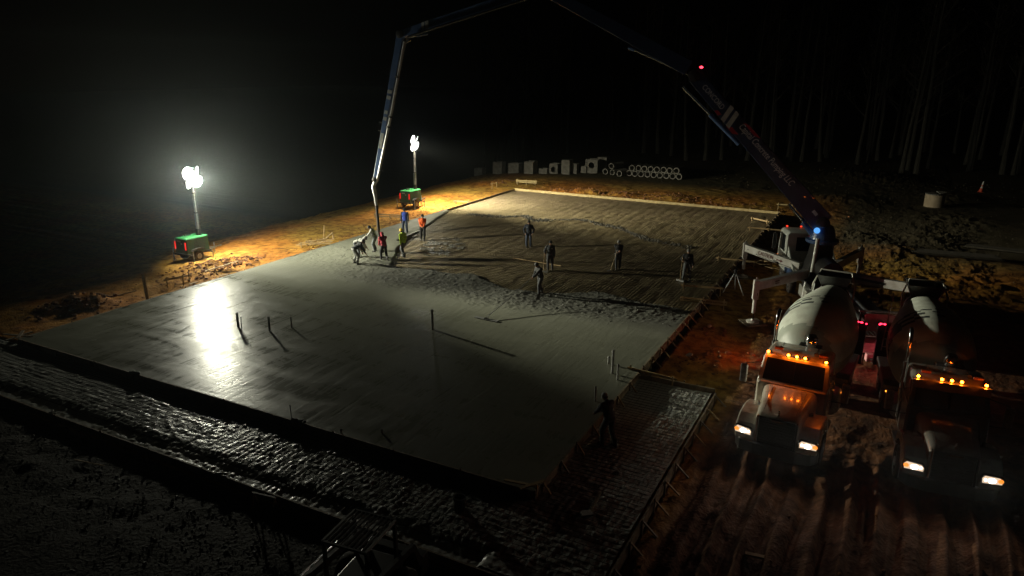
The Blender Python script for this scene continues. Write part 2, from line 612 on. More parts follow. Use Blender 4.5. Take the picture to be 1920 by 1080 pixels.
def concrete_material():
    m = bpy.data.materials.new('wet_concrete')
    m.use_nodes = True
    t = m.node_tree
    b = t.nodes['Principled BSDF']
    tc = nd(t, 'ShaderNodeTexCoord')
    def noise(s, st, d=5, dist=0.0):
        mp = nd(t, 'ShaderNodeMapping')
        mp.inputs['Scale'].default_value = st
        t.links.new(tc.outputs['Object'], mp.inputs[0])
        n = nd(t, 'ShaderNodeTexNoise')
        n.inputs['Scale'].default_value = s
        n.inputs['Detail'].default_value = d
        n.inputs['Distortion'].default_value = dist
        t.links.new(mp.outputs[0], n.inputs['Vector'])
        return n
    big = noise(.22, (1, 1, 1), 3)
    cr = nd(t, 'ShaderNodeValToRGB')
    cr.color_ramp.elements[0].position = .3
    cr.color_ramp.elements[0].color = (.140, .143, .112, 1)
    cr.color_ramp.elements[1].position = .7
    cr.color_ramp.elements[1].color = (.190, .193, .152, 1)
    t.links.new(big.outputs['Fac'], cr.inputs[0])
    base_out = cr.outputs[0]
    # float passes: long streaks along the slab, shorter ones across
    a1 = noise(1.5, (2.6, .30, 1), 8, 1.2)
    a2 = noise(.8, (.35, 1.2, 1), 6, 1.0)
    fine = noise(28, (1, .6, 1), 5)
    ad = nd(t, 'ShaderNodeMath', operation='ADD')
    t.links.new(a1.outputs['Fac'], ad.inputs[0])
    t.links.new(a2.outputs['Fac'], ad.inputs[1])
    mr = nd(t, 'ShaderNodeMapRange')
    mr.inputs['From Min'].default_value = .78
    mr.inputs['From Max'].default_value = 1.18
    mr.inputs['To Min'].default_value = .23
    mr.inputs['To Max'].default_value = .42
    t.links.new(ad.outputs[0], mr.inputs[0])
    sp_ = nd(t, 'ShaderNodeSeparateXYZ')
    t.links.new(tc.outputs['Object'], sp_.inputs[0])
    fy = nd(t, 'ShaderNodeMapRange')
    fy.inputs['From Min'].default_value = 26.5
    fy.inputs['From Max'].default_value = 29.0
    fy.inputs['To Max'].default_value = .30
    t.links.new(sp_.outputs['Y'], fy.inputs[0])
    fq = nd(t, 'ShaderNodeMapRange')
    fq.inputs['From Min'].default_value = 28.6
    fq.inputs['From Max'].default_value = 30.2
    t.links.new(sp_.outputs['Y'], fq.inputs[0])
    fx_ = nd(t, 'ShaderNodeMapRange')
    fx_.inputs['From Min'].default_value = -27.5
    fx_.inputs['From Max'].default_value = -24.0
    t.links.new(sp_.outputs['X'], fx_.inputs[0])
    fm = nd(t, 'ShaderNodeMath', operation='MULTIPLY')
    t.links.new(fq.outputs[0], fm.inputs[0])
    t.links.new(fx_.outputs[0], fm.inputs[1])
    mc = nd(t, 'ShaderNodeMix', data_type='RGBA')
    mc.inputs['B'].default_value = (.095, .095, .080, 1)
    t.links.new(fm.outputs[0], mc.inputs['Factor'])
    t.links.new(base_out, mc.inputs['A'])
    t.links.new(mc.outputs['Result'], b.inputs['Base Color'])
    sm = nd(t, 'ShaderNodeMath', operation='ADD')
    t.links.new(mr.outputs[0], sm.inputs[0])
    t.links.new(fy.outputs[0], sm.inputs[1])
    t.links.new(sm.outputs[0], b.inputs['Roughness'])
    b.inputs['Specular IOR Level'].default_value = .5
    ml = nd(t, 'ShaderNodeMath', operation='MULTIPLY_ADD')
    ml.inputs[1].default_value = .10
    t.links.new(fine.outputs['Fac'], ml.inputs[0])
    t.links.new(ad.outputs[0], ml.inputs[2])
    bp = nd(t, 'ShaderNodeBump')
    bp.inputs['Distance'].default_value = .011
    bp.inputs['Strength'].default_value = 1
    t.links.new(ml.outputs[0], bp.inputs['Height'])
    t.links.new(bp.outputs[0], b.inputs['Normal'])
    return m
CONC = concrete_material()
ysl = np.concatenate([np.arange(YN, 27, .25), np.arange(27, 36, .055), np.arange(36, 50.2, .12)])
xsl = np.linspace(XL, XR, 400)
struct(field('concrete_slab', xsl, ysl, slab_h, CONC, lambda X, Y: up_b(X) + 1.2 > Y))

# ---- unpoured bed: sheeted subgrade with wire mesh
def bed_h(X, Y):
    z = -.165 + .012 * fbm(X, Y, .9, 3)
    wob = .10 * fbm(X, Y, .5, 3)
    z += .022 * np.abs(np.sin((X + wob) * math.pi / .19)) ** 1.2 * (.25 + 1.1 * vnoise(X * 1.1, Y * .9)) * (.35 + .65 * sst(-29, -20, X + .4 * (48 - Y)))
    z += .010 * fbm(X * 2.2, Y * 1.2, 1.5, 4, .65)
    foot = np.maximum(0, fbm(X + 3, Y + 8, .5, 2) - .25)
    z -= .06 * foot * np.abs(fbm(X, Y, 5, 2))
    return z
BED = mat('sheeted_subgrade', (.30, .25, .135), .62, col2=(.20, .16, .08), scale=.9, bump=.012, bscale=9, detail=7, rough2=.42)
struct(field('subgrade_bed', np.arange(XL, XR + .02, .038), np.arange(28.5, YF + .05, .14), bed_h, BED, lambda X, Y: up_b(X) - 1.3 < Y))

def wires(name, spec, r, m, hf, step):
    """long thin wires laid on a surface; spec = list of ((x0,y0),(x1,y1))"""
    V, F = [], []
    for (a, b) in spec:
        n = max(2, int(math.hypot(b[0] - a[0], b[1] - a[1]) / step) + 1)
        tt = np.linspace(0, 1, n)
        X = a[0] + (b[0] - a[0]) * tt
        Y = a[1] + (b[1] - a[1]) * tt
        w = .03 * fbm(X, Y + a[0], .5, 2)
        dx, dy = b[0] - a[0], b[1] - a[1]
        L = math.hypot(dx, dy)
        X = X - dy / L * w
        Y = Y + dx / L * w
        Z = hf(X[None], Y[None])[0] + r + .006 + .012 * (fbm(X + 5, Y, 1.2, 2) + .3)
        k = len(V)
        for i in range(n):
            for s, h in ((-1, -.6), (1, -.6), (0, 1.0)):
                V.append((X[i] - dy / L * s * r, Y[i] + dx / L * s * r, Z[i] + h * r))
        for i in range(n - 1):
            for c in range(3):
                p, q = k + i * 3 + c, k + i * 3 + (c + 1) % 3
                F.append((p, q, q + 3, p + 3))
    mb = MB()
    mb.v, mb.f = V, F
    me = bpy.data.meshes.new(name)
    me.from_pydata(V, [], F)
    me.materials.append(m)
    o = bpy.data.objects.new(name, me)
    COL.objects.link(o)
    return o
WIRE = mat('mesh_wire', (.16, .12, .085), .55, .4, col2=(.10, .06, .04), scale=5)
sp = []
for x in np.arange(XL + .15, XR - .1, .152):
    y0 = float(up_b(x)) - .4
    sp.append(((x, y0), (x, YF - .15)))
for y in np.arange(32.0, YF - .1, .305):
    # leave out the poured strip on the left
    x0 = float(np.interp(y, [32, 33.5, 34.2, 36.5, 40.4, 48.6, 49.2], [-24.8, -25.2, -25.8, -26.9, -28.4, -31.1, -31.4])) - .3
    if y > 49.2:
        x0 = XL + .15
    sp.append(((max(x0, XL + .12), y), (XR - .12, y)))
stuff(wires('steel_mesh', sp, .008, WIRE, bed_h, .5), 'rusty wire mesh laid over the unpoured half of the slab', 'wire mesh')

# trail of spilled concrete across the unpoured bed, and lumps along the fresh edge
def clods(name, pts, m, label, cat, seed=1):
    R = np.random.RandomState(seed)
    t = (1 + 5 ** .5) / 2
    iv = np.array([(-1, t, 0), (1, t, 0), (-1, -t, 0), (1, -t, 0), (0, -1, t), (0, 1, t), (0, -1, -t), (0, 1, -t), (t, 0, -1), (t, 0, 1), (-t, 0, -1), (-t, 0, 1)]) / 1.9
    ifc = np.array([(0, 11, 5), (0, 5, 1), (0, 1, 7), (0, 7, 10), (0, 10, 11), (1, 5, 9), (5, 11, 4), (11, 10, 2), (10, 7, 6), (7, 1, 8),
                    (3, 9, 4), (3, 4, 2), (3, 2, 6), (3, 6, 8), (3, 8, 9), (4, 9, 5), (2, 4, 11), (6, 2, 10), (8, 6, 7), (9, 8, 1)])
    V, F = [], []
    for i, (x, y, z, r) in enumerate(pts):
        a = R.rand() * 6.3
        q = iv * (.6 + .8 * R.rand(12, 1)) * r
        q = np.stack([q[:, 0] * math.cos(a) - q[:, 1] * math.sin(a), q[:, 0] * math.sin(a) + q[:, 1] * math.cos(a), q[:, 2] * (.45 + .4 * R.rand())], -1)
        V.append(q + (x, y, z))
        F.append(ifc + 12 * i)
    me = bpy.data.meshes.new(name)
    me.from_pydata(np.concatenate(V).tolist(), [], np.concatenate(F).tolist())
    me.materials.append(m)
    o = bpy.data.objects.new(name, me)
    COL.objects.link(o)
    return stuff(o, label, cat)
tr = [(-32.06, 46.71), (-29.2, 48.56), (-27.76, 48.62), (-26.08, 49.07), (-24.98, 50.17), (-23.69, 48.97), (-22.61, 49.57), (-20.52, 50.97), (-18.35, 49.9), (-16.91, 49.41), (-15.2, 47.92), (-13.45, 46.64), (-10.55, 45.97)]
pts = []
for i in range(1, len(tr) - 1):
    a, b = tr[i], tr[i + 1]
    w = .10 + .16 * ((i * 7) % 3) / 2
    for k in range(95):
        u = RND.random()
        x = a[0] + (b[0] - a[0]) * u + RND.gauss(0, w)
        y = a[1] + (b[1] - a[1]) * u + RND.gauss(0, w)
        if XL + .1 < x < XR:
            pts.append((x, y, -.13, .03 + .06 * RND.random()))
FRESH = mat('fresh_concrete_lumps', (.085, .085, .072), .65, col2=(.06, .06, .05), scale=9, bump=.01)
clods('concrete_spill', pts, mat('drying_spill', (.060, .055, .042), .85, col2=(.04, .036, .028), scale=9, bump=.01), 'winding trail of spilled concrete lumps across the unpoured mesh', 'spill', 3)
pts = []
for k in range(2600):
    x = RND.uniform(XL + .2, XR - .1)
    y0, y1 = float(lo_b(np.array(x))), float(up_b(np.array(x)))
    y1 = min(y1, y0 + 4.8)
    y = y0 + (y1 - y0) * RND.betavariate(1.6, 1.0) + RND.gauss(0, .12)
    z = float(slab_h(np.array([[x]]), np.array([[y]]))[0, 0])
    if z > -.16:
        pts.append((x, y, z, .010 + .034 * RND.random() ** 2))
clods('concrete_lumps', pts, FRESH, 'loose lumps of fresh concrete along the pour edge', 'concrete', 4)

# ---- sheeted walkway strips in front of and beside the slab
def strip_h(X, Y):
    z = -.285 + .03 * fbm(X, Y, .35, 2)
    w = .5 * fbm(X, Y, .5, 3)
    f1 = np.abs(fbm(X * .9 + w, Y * 2.2, 1.3, 4, .6))
    dirn = fbm(X * .08, Y * .05, 1, 2)
    crease = (1 - np.abs(np.sin((X * 2.3 + Y * 3.9 + 3.4 * w) * 1.7 + 5 * dirn))) ** 3
    gate = sst(.45, .75, vnoise(X * .5 + 3, Y * .6)) * sst(-6.5, -9, X)
    wx, wy = .10 * fbm(X, Y, 1.1, 3), .10 * fbm(X + 31, Y + 7, 1.1, 3)
    quilt = (np.abs(np.sin(math.pi * (X + wx) / .2)) * np.abs(np.sin(math.pi * (Y + wy) / .2))) ** .55
    cell = _tab[np.floor((X + wx) / .2).astype(int) % 512, np.floor((Y + wy) / .2).astype(int) % 512]
    quilt = quilt * (.15 + 1.5 * cell)
    z += .018 * crease * gate + .030 * (1 - f1) + .024 * quilt * (.35 + .9 * vnoise(X * 2.3, Y * 2.3)) + .012 * fbm(X, Y, 6, 2)
    z -= .12 * sst(YS + .95, YS + .3, Y) * (1 - sst(-7.4, -7.2, X))
    return z
SHEET = mat('vapour_sheet', (.32, .33, .31), .28, col2=(.40, .40, .375), scale=1.2, bump=.008, bscale=11, rough2=.42, spec=.55)
struct(field('plastic_sheet', np.arange(-36, XS - .05, .045), np.arange(YS + .12, YN - .06, .045), strip_h, SHEET))
struct(field('side_plastic_sheet', np.arange(XR + .07, XS - .08, .045), np.arange(YN - .055, YC - .05, .045), strip_h, SHEET))
sp = []
for x in np.arange(-35.9, XS - .1, .2):
    sp.append(((x, YS + .55), (x, YN - .1)))
for y in np.arange(YS + .6, YN - .1, .2):
    sp.append(((-35.9, y), (XS - .1, y)))
for x in np.arange(XR + .2, XS - .15, .2):
    sp.append(((x, YN - .05), (x, YC - .15)))
for y in np.arange(YN, YC - .1, .2):
    sp.append(((XR + .1, y), (XS - .15, y)))
WIREG = mat('bright_mesh_wire', (.05, .047, .044), .8, 0, col2=(.03, .028, .026), scale=5, spec=.2)
stuff(wires('walkway_mesh', sp, .005, WIREG, strip_h, .25), 'wire mesh over the wrinkled plastic of the walkway strip', 'wire mesh')

# ---- puddle
pp = []
for k in range(26):
    a = 2 * math.pi * k / 26
    q = .8 + .35 * math.sin(3 * a + 1) * math.sin(2 * a)
    pp.append((.38 * q * math.cos(a), .65 * q * math.sin(a)))
PUD = mat('muddy_water', (.02, .014, .009), .05, scale=2, spec=.6)
struct(MB().prism(pp, (3.4, 17.7, gz(3.4, 17.7) + .05), (1, 0, 0), (0, 1, 0), .02).build('puddle', PUD))

# ---- dirt clods
CLAY = mat('clay_clods', (.26, .105, .036), .95, col2=(.12, .055, .024), scale=5, bump=.012)
pts = []
def scatter(cx, cy, rx, ry, n, r0, r1):
    for k in range(n):
        x = cx + RND.gauss(0, rx); y = cy + RND.gauss(0, ry)
        if bool(in_pad(np.array(x), np.array(y))):
            continue
        pts.append((x, y, 0, r0 + (r1 - r0) * RND.random() ** 2.2))
for (mx, my, r, h) in MOUNDS:
    if mx > -4:
        continue
    scatter(mx, my, r * .8, r * .8, int(70 * r * min(h, .6) / .3), .03, .13)
scatter(-34.2, 27.8, 1.1, 1.6, 420, .03, .11)
scatter(-20, 64, 7, 1.3, 700, .03, .12)
scatter(-33.2, 40, .7, 9, 380, .02, .08)
scatter(-34, 52, 1.2, 9, 260, .02, .07)
scatter(-5.6, 29, .6, 4, 380, .015, .05)
scatter(0, 15.5, 4, 2, 240, .02, .06)
P = np.array(pts)
gzz = ground_h(P[:, :1].T.reshape(1, -1), P[:, 1:2].T.reshape(1, -1))[0]
pts = [(p[0], p[1], z + p[3] * .25, p[3]) for p, z in zip(pts, gzz)]
clods('clay_clods', pts, CLAY, 'loose red clay clods scattered over the churned ground', 'soil', 8)
SCRUB = mat('scrub_soil_clods', (.060, .048, .028), .95, col2=(.035, .030, .018), scale=5, bump=.012)
pts = []
scatter(2.5, 56, 4, 6, 1400, .015, .06)
scatter(0, 85, 14, 8, 900, .03, .10)
P = np.array(pts)
gzz = ground_h(P[:, :1].T.reshape(1, -1), P[:, 1:2].T.reshape(1, -1))[0]
pts = [(p[0], p[1], z + p[3] * .2, p[3]) for p, z in zip(pts, gzz)]
clods('scrub_clods', pts, SCRUB, 'dark lumpy scrub soil right of the pump truck', 'soil', 10)
MUDC = mat('mud_clods', (.025, .021, .017), .6, spec=.25, col2=(.018, .015, .012), scale=5, bump=.012)
pts = []
scatter(-17, 10.6, 8, .9, 1300, .012, .05)
scatter(-13, 9.2, 5, 1.2, 1000, .012, .04)
P = np.array(pts)
gzz = ground_h(P[:, :1].T.reshape(1, -1), P[:, 1:2].T.reshape(1, -1))[0]
pts = [(p[0], p[1], z + p[3] * .2, p[3]) for p, z in zip(pts, gzz)]
clods('mud_clods', pts, MUDC, 'wet dark mud lumps in front of the outer form', 'mud', 9)

# ================================================================== formwork
def formwork(label, a, b, ztop, depth, outward, seg=4.9, stake=1.2, kick=False, m=WOODD, proud=.06, kicklen=.42, top=.10):
    """boards on edge from a to b (inner face on that line), stakes on the outward side"""
    a, b, ow = Vector((*a, 0)), Vector((*b, 0)), Vector((*outward, 0))
    root = thing('formwork', label, 'formwork', (a.x, a.y, ztop))
    d = (b - a)
    L = d.length
    d.normalize()
    n = max(1, round(L / seg))
    R = random.Random(int(L * 100))
    for i in range(n):
        p = d * (L * i / n + .006) + ow * (.032 + R.uniform(-.006, .006))
        q = d * (L * (i + 1) / n - .006) + ow * (.032 + R.uniform(-.006, .006))
        dz = R.uniform(-.008, .004)
        rows = 1 if depth < .32 else 2
        for k in range(rows):
            h = depth / rows
            zc = Vector((0, 0, -h * (k + .5) + dz))
            MB().bar(p + zc, q + zc, .055, h - .006).build('board', m, root)
    s = .35
    while s < L:
        c = d * (s + R.uniform(-.08, .08)) + ow * .085
        hgt = proud + R.uniform(-.03, .05)
        sk_ = MB().bar(c + Vector((0, 0, -depth - .12)), c + Vector((R.uniform(-.02, .02), 0, hgt)), .04, .04, up=ow).build('stake', m, root)
        if kick:
            MB().bar(c + ow * .03 + Vector((0, 0, hgt * .5)), c + ow * kicklen + Vector((0, 0, -depth * .85 - .02)), .038, .06, up=d).build('brace', WOOD if R.random() < .5 else m, root)
        s += stake
    return root

formwork('tall dark form wall between the wet slab and the front strip', (XL, YN), (XR, YN), .012, .36, (0, -1), stake=2.4, proud=.02)
formwork('long form along the left side of the slab beside the clay bank', (XL, YN), (XL, YF), .006, .32, (-1, 0), stake=2.0, proud=.01, m=WOODD)
FORMY = mat('pale_form_board', (.50, .40, .20), .8, col2=(.36, .27, .13), scale=3, bump=.003)
formwork('pale far form board along the back of the unpoured bed', (XL, YF), (XR, YF), .05, .26, (0, 1), stake=2.4, proud=.02, m=FORMY)
formwork('braced form along the right side of the slab toward the pump truck', (XR, YC + .05), (XR, YF), .03, .36, (1, 0), stake=1.15, kick=True, proud=.10)
formwork('inner form between the slab and the side strip by the mixer trucks', (XR, YN), (XR, YC - .05), .012, .36, (1, 0), stake=1.25, kick=True, proud=.06, kicklen=.3)
formwork('low outer form at the near edge of the front strip', (-36, YS), (XS - .05, YS), -.20, .26, (0, -1), stake=2.4, proud=.03, m=WOODD)
formwork('braced outer form of the side strip along the wheel ruts', (XS, YS), (XS, YC), -.20, .34, (1, 0), stake=1.05, kick=True, proud=.05)
formwork('short cross form closing the side strip near the left mixer', (XR + .1, YC), (XS, YC), -.08, .40, (0, 1), stake=1.3, proud=.04)

# ================================================================== small timber things
def rail_frame(label, pos, rz, L, h, nleg=2, rails=1, m=WOOD, splay=0, name='batter_board', cat='batter board', over=.15, zb=None):
    z = gz(pos[0], pos[1]) if zb is None else zb
    r = thing(name, label, cat, (pos[0], pos[1], z), rz)
    for i in range(nleg):
        x = -L / 2 + over + (L - 2 * over) * i / max(1, nleg - 1)
        MB().bar((x, .0, -.12), (x + splay * RND.uniform(-1, 1), 0, h + .12 + RND.uniform(-.04, .06)), .05, .05).build('stake', m, r)
    for k in range(rails):
        zz = h - .16 * k
        MB().bar((-L / 2, .04 + .01 * k, zz + RND.uniform(-.02, .02)), (L / 2, .04 + .01 * k, zz + RND.uniform(-.02, .02)), .03, .10).build('rail', m, r)
    return r
def loose_plank(label, p, q, w=.12, t=.04, m=WOOD, name='plank', cat='plank'):
    p, q = Vector(p), Vector(q)
    o = MB().bar(Vector((0, 0, 0)), q - p, w, t).build(name, m, None, bevel=.004)
    o.location = p
    return tag(o, label, cat)

# the heap of pale boards leaning on the left form by the bent workers
c = hit(590, 461, -.2)
r = thing('board_heap', 'heap of pale crossed boards on the left form near the bent workers', 'boards', (c.x, c.y, gz(c.x - .3, c.y)))
for (x0, y0, z0, x1, y1, z1) in ((-.9, -.5, .22, 1.1, .5, .36), (-.75, -.9, .20, 1.2, .25, .30), (-.7, -.1, .30, .7, .9, .34), (-.2, -.7, .36, .3, .9, .40), (.2, -.8, .34, 1.1, -.2, .36)):
    MB().bar((x0, y0, z0), (x1, y1, z1), .11, .04).build('board', WOOD, r)
for x, y in ((-.6, -.6), (-.5, .1), (-.15, .5)):
    MB().bar((x, y, -.1), (x, y, .34), .05, .05).build('stake', WOOD, r)

c = hit(622, 452, -.25)
r = thing('leaning_brace', 'pale prop of two boards beside the thin upright stake on the clay', 'brace', (c.x - .2, c.y - .1, gz(c.x - .2, c.y - .1)))
MB().bar((0, -.9, .03), (.1, .35, .55), .09, .04).build('board', WOOD, r)
MB().bar((.1, .4, -.05), (.1, .33, .58), .09, .04, up=(0, 1, 0)).build('leg', WOOD, r)
c = hit(617, 450, -.25)
o = MB().bar((0, 0, -.15), (.12, .05, .95), .045, .045).build('survey_stake', WOOD)
o.location = (c.x - .6, c.y + .1, gz(c.x - .6, c.y)); tag(o, 'thin upright wooden stake on the clay left of the pump hose', 'stake')
c = hit(735, 410, -.2)
rail_frame('low batter board behind the worker in blue', (c.x - .2, c.y), rad(20), 2.6, .38, 3, 2)
c = hit(873, 381, -.2)
rail_frame('small batter board on bright clay right of the far light tower', (c.x - .4, c.y), rad(15), 1.5, .22, 2, 1)
c = hit(927, 352, -.2)
rail_frame('two-stake batter board near the far left slab corner', (c.x, c.y), rad(70), .9, .5, 2, 1)
c = hit(985, 348, -.2)
rail_frame('bright batter board behind the far left corner of the form', (c.x, c.y + .2), rad(8), 2.2, .48, 3, 2, m=FORMY)
c = hit(1475, 392, -.2)
rail_frame('H-shaped batter board behind the far right corner of the form', (c.x, c.y), rad(8), 1.7, .42, 2, 1, m=FORMY)
c = hit(1440, 440, -.3)
rail_frame('long batter board crossing the right form beyond the pump cab mirror', (c.x + .0, c.y), rad(4), 2.9, .55, 3, 1, zb=-.45)
c = hit(1425, 425, -.3)
rail_frame('second batter board up the right form from the cab', (c.x - .2, c.y + .8), rad(-30), 1.7, .5, 2, 1, zb=-.45)
c = hit(1400, 497, -.3)
rail_frame('batter board on the right form at the caution outrigger leg', (c.x - .6, c.y - .3), rad(6), 2.4, .45, 2, 1, zb=-.45)
c = hit(1315, 552, -.3)
rail_frame('thin railed batter board above the stacked pair on the right form', (c.x, c.y), rad(10), 2.2, .55, 2, 1, zb=-.45)
c = hit(1318, 574, -.3)
rail_frame('double-railed batter board resting on the right form', (c.x, c.y), rad(8), 2.3, .48, 3, 2, zb=-.45)
c = hit(1208, 697, 0)
rail_frame('orange-lit plank frame at the corner of the side strip', (c.x + .3, c.y - .1), rad(-6), 2.0, .45, 2, 1, zb=-.45)
c = hit(985, 912, 0)
r = thing('corner_brace', 'pale crossed corner boards at the near right corner of the slab', 'brace', (XR - .05, YN, 0))
MB().bar((-.85, .02, .06), (.05, .12, .075), .10, .035).build('board', WOOD, r)
MB().bar((-.25, -.22, .10), (.18, .45, .115), .10, .035).build('board', WOOD, r)
MB().bar((.1, .1, -.35), (.1, .1, .16), .05, .05).build('stake', WOOD, r)
c = hit(268, 557, -.2)
o = MB().bar((0, 0, -.2), (-.10, 0, 1.35), .12, .12).build('timber_post', WOOD, bevel=.008)
o.location = (c.x + .2, c.y + .1, gz(c.x, c.y)); tag(o, 'leaning square timber post at the left slab edge', 'post')
c = hit(335, 530, -.2)
rail_frame('low two-legged rail on clay above the bright slab reflection', (c.x, c.y), rad(75), 1.5, .32, 2, 1)
o = MB().bar((0, 0, -.1), (0, 0, .62), .05, .05).build('survey_stake', WOOD)
c = hit(344, 530, -.1); o.location = (c.x, c.y, gz(c.x, c.y)); tag(o, 'short stake beside the low rail at the left slab edge', 'stake')
c = hit(430, 508, -.1)
loose_plank('plank sloping from the clod heap to the left slab edge', (c.x - .9, c.y - .9, -.02), (c.x - .2, c.y + .9, .26))
c = hit(360, 532, 0)
loose_plank('small wooden float lying on the left slab edge', (c.x, c.y - .18, .03), (c.x + .1, c.y + .3, .035), .14, .03, name='hand_float', cat='float')
c = hit(420, 517, 0)
loose_plank('second small float lying on the left form near the loose plank', (c.x - .1, c.y - .2, .03), (c.x, c.y + .25, .035), .12, .03, name='hand_float', cat='float')
c = hit(235, 550, -.2)
loose_plank('short curved stick half buried near the timber post', (c.x - .2, c.y - .5, gz(c.x, c.y) + .05), (c.x + .1, c.y + .5, gz(c.x, c.y) + .12), .06, .05)
c = hit(30, 632, 0)
r = thing('board_heap', 'boards crossed at the near left corner of the slab', 'boards', (XL - .25, YN + .15, -.12))
for p, q in (((-.9, -.1, .1), (.5, .25, .13)), ((-.6, .5, .12), (.3, -.2, .17)), ((-.3, .7, .05), (-.1, -.5, .09))):
    MB().bar(p, q, .12, .035).build('board', WOODD, r)
c = hit(14, 766, -.40)
o = MB().bar((-.7, 0, 0), (.6, .25, .02), .32, .03).build('plywood_sheet', mat('grey_plywood', (.30, .29, .27), .8, scale=4))
o.location = (c.x, c.y, gz(c.x, c.y) + .06); tag(o, 'pale plywood scrap on mud at the left picture edge', 'plywood')
c = hit(150, 835, -.6)
loose_plank('thin pale lath lying in the dark mud below the front strip', (-20.6, 10.9, gz(-20.6, 10.9) + .07), (-19.5, 11.1, gz(-19.5, 11.1) + .07), .04, .02)
c = hit(510, 942, -.38)
r = thing('saw_horse', 'small pale saw horse beside the outer form in the mud', 'saw horse', (c.x, c.y - .25, gz(c.x, c.y - .25)), rad(8))
MB().bar((-.38, 0, .42), (.38, 0, .42), .06, .05).build('beam', mat('pale_lath', (.45, .44, .40), .7, scale=5), r)
for x in (-.33, .33):
    for y in (-.16, .16):
        MB().bar((x, y, -.05), (x, 0, .41), .035, .035).build('leg', WOODD, r)
c = hit(480, 500, -.2)
# crossed stakes with rag on the front form tops
for i, (px, py, lb) in enumerate(((255, 700, 'muddy concrete lump hanging over the front form below the glare'), (560, 792, 'muddy concrete lump on the front form beside the thin rebar'))):
    p = hit(px, py, 0.02)
    o = MB()
    for k in range(9):
        o.ell((RND.gauss(0, .16), RND.gauss(0, .04), RND.uniform(0, .05)), (.07, .05, .04))
    o = o.build('concrete_lump', FRESH, smooth=True)
    o.location = (p.x, YN - .01, .02); tag(o, lb, 'lump')
for i, (px, py, lb) in enumerate(((105, 772, 'glinting wrapped stake joint on the outer form, left one'), (425, 884, 'glinting wrapped stake joint on the outer form near the saw horse'))):
    p = hit(px, py, -.20)
    o = MB()
    for k in range(7):
        o.ell((RND.gauss(0, .09), RND.gauss(0, .05), RND.uniform(0, .06)), (.06, .045, .03))
    o = o.build('plastic_wrap', SHEET, smooth=True)
    o.location = (p.x, YS - .02, -.19); tag(o, lb, 'plastic wrap')

# ================================================================== stand pipes in the slab
def standpipe(label, px, py, h, r=.05, cap=False, m=PVC, tilt=(0, 0), z=0.0):
    p = hit(px, py, z)
    o = MB().lathe([(r, -.25), (r, h - .06), (r * 1.18, h - .06), (r * 1.18, h), (r * .9, h), (r * .9, h - .12)] if not cap else
                   [(r, -.25), (r, h - .05), (r * 1.15, h - .05), (r * 1.12, h), (r * .6, h + .015)], (0, 0, 0), (tilt[0], tilt[1], 1), 14).build('stand_pipe', m, smooth=True)
    o.location = p
    return tag(o, label, 'pipe', 'pipes standing in the slab')
standpipe('thick stand pipe of the close pair right of the glare', 447, 613, .66, .055)
standpipe('thin conduit of the close pair right of the glare', 453, 618, .60, .022, m=DARKMET, tilt=(.05, .03))
standpipe('middle stand pipe of the row right of the glare', 506, 621, .66, .05)
standpipe('slim stand pipe farthest right of the row beside the glare', 547, 614, .48, .03)
standpipe('lone tall stand pipe in the middle of the wet slab', 811, 618, .92, .06)
standpipe('tall capped stand pipe near the right slab edge', 1148, 700, .95, .05, True)
standpipe('short stub beside the tall capped pipe at the right edge', 1141, 682, .30, .045, True)
standpipe('thinner pipe in front of the tall capped pipe', 1158, 712, .62, .04)
standpipe('single low pipe left of the worker at the side strip', 1116, 752, .55, .035)
standpipe('bent thin rebar at the front form', 548, 792, .60, .014, m=DARKMET, tilt=(-.10, .05))
standpipe('short stub poking up through the slab beyond the front form', 640, 812, .14, .03)
standpipe('low stub near the front form right of the rebar', 716, 812, .12, .03)
p = hit(862, 958, -.27)
o = MB().lathe([(.15, -.1), (.15, .36), (.17, .36), (.17, .44), (.15, .44), (.14, .44), (.14, .1)], n=20).build('drain_pipe_stub', BLACKP, smooth=True)
o.location = (p.x, p.y, -.28); tag(o, 'black drain pipe stub casting a broad shadow on the front strip', 'pipe')
p = hit(1100, 968, -.27)
r = thing('wooden_spreader', 'pale board nailed across the side strip mesh', 'board', (p.x, p.y, -.26), rad(30))
MB().bar((-.14, 0, .06), (.14, .05, .06), .22, .05).build('board', mat('grey_plywood', (.3, .29, .27), .8), r)
MB().bar((.1, .1, .04), (.5, .9, .1), .06, .05).build('handle', WOODD, r)

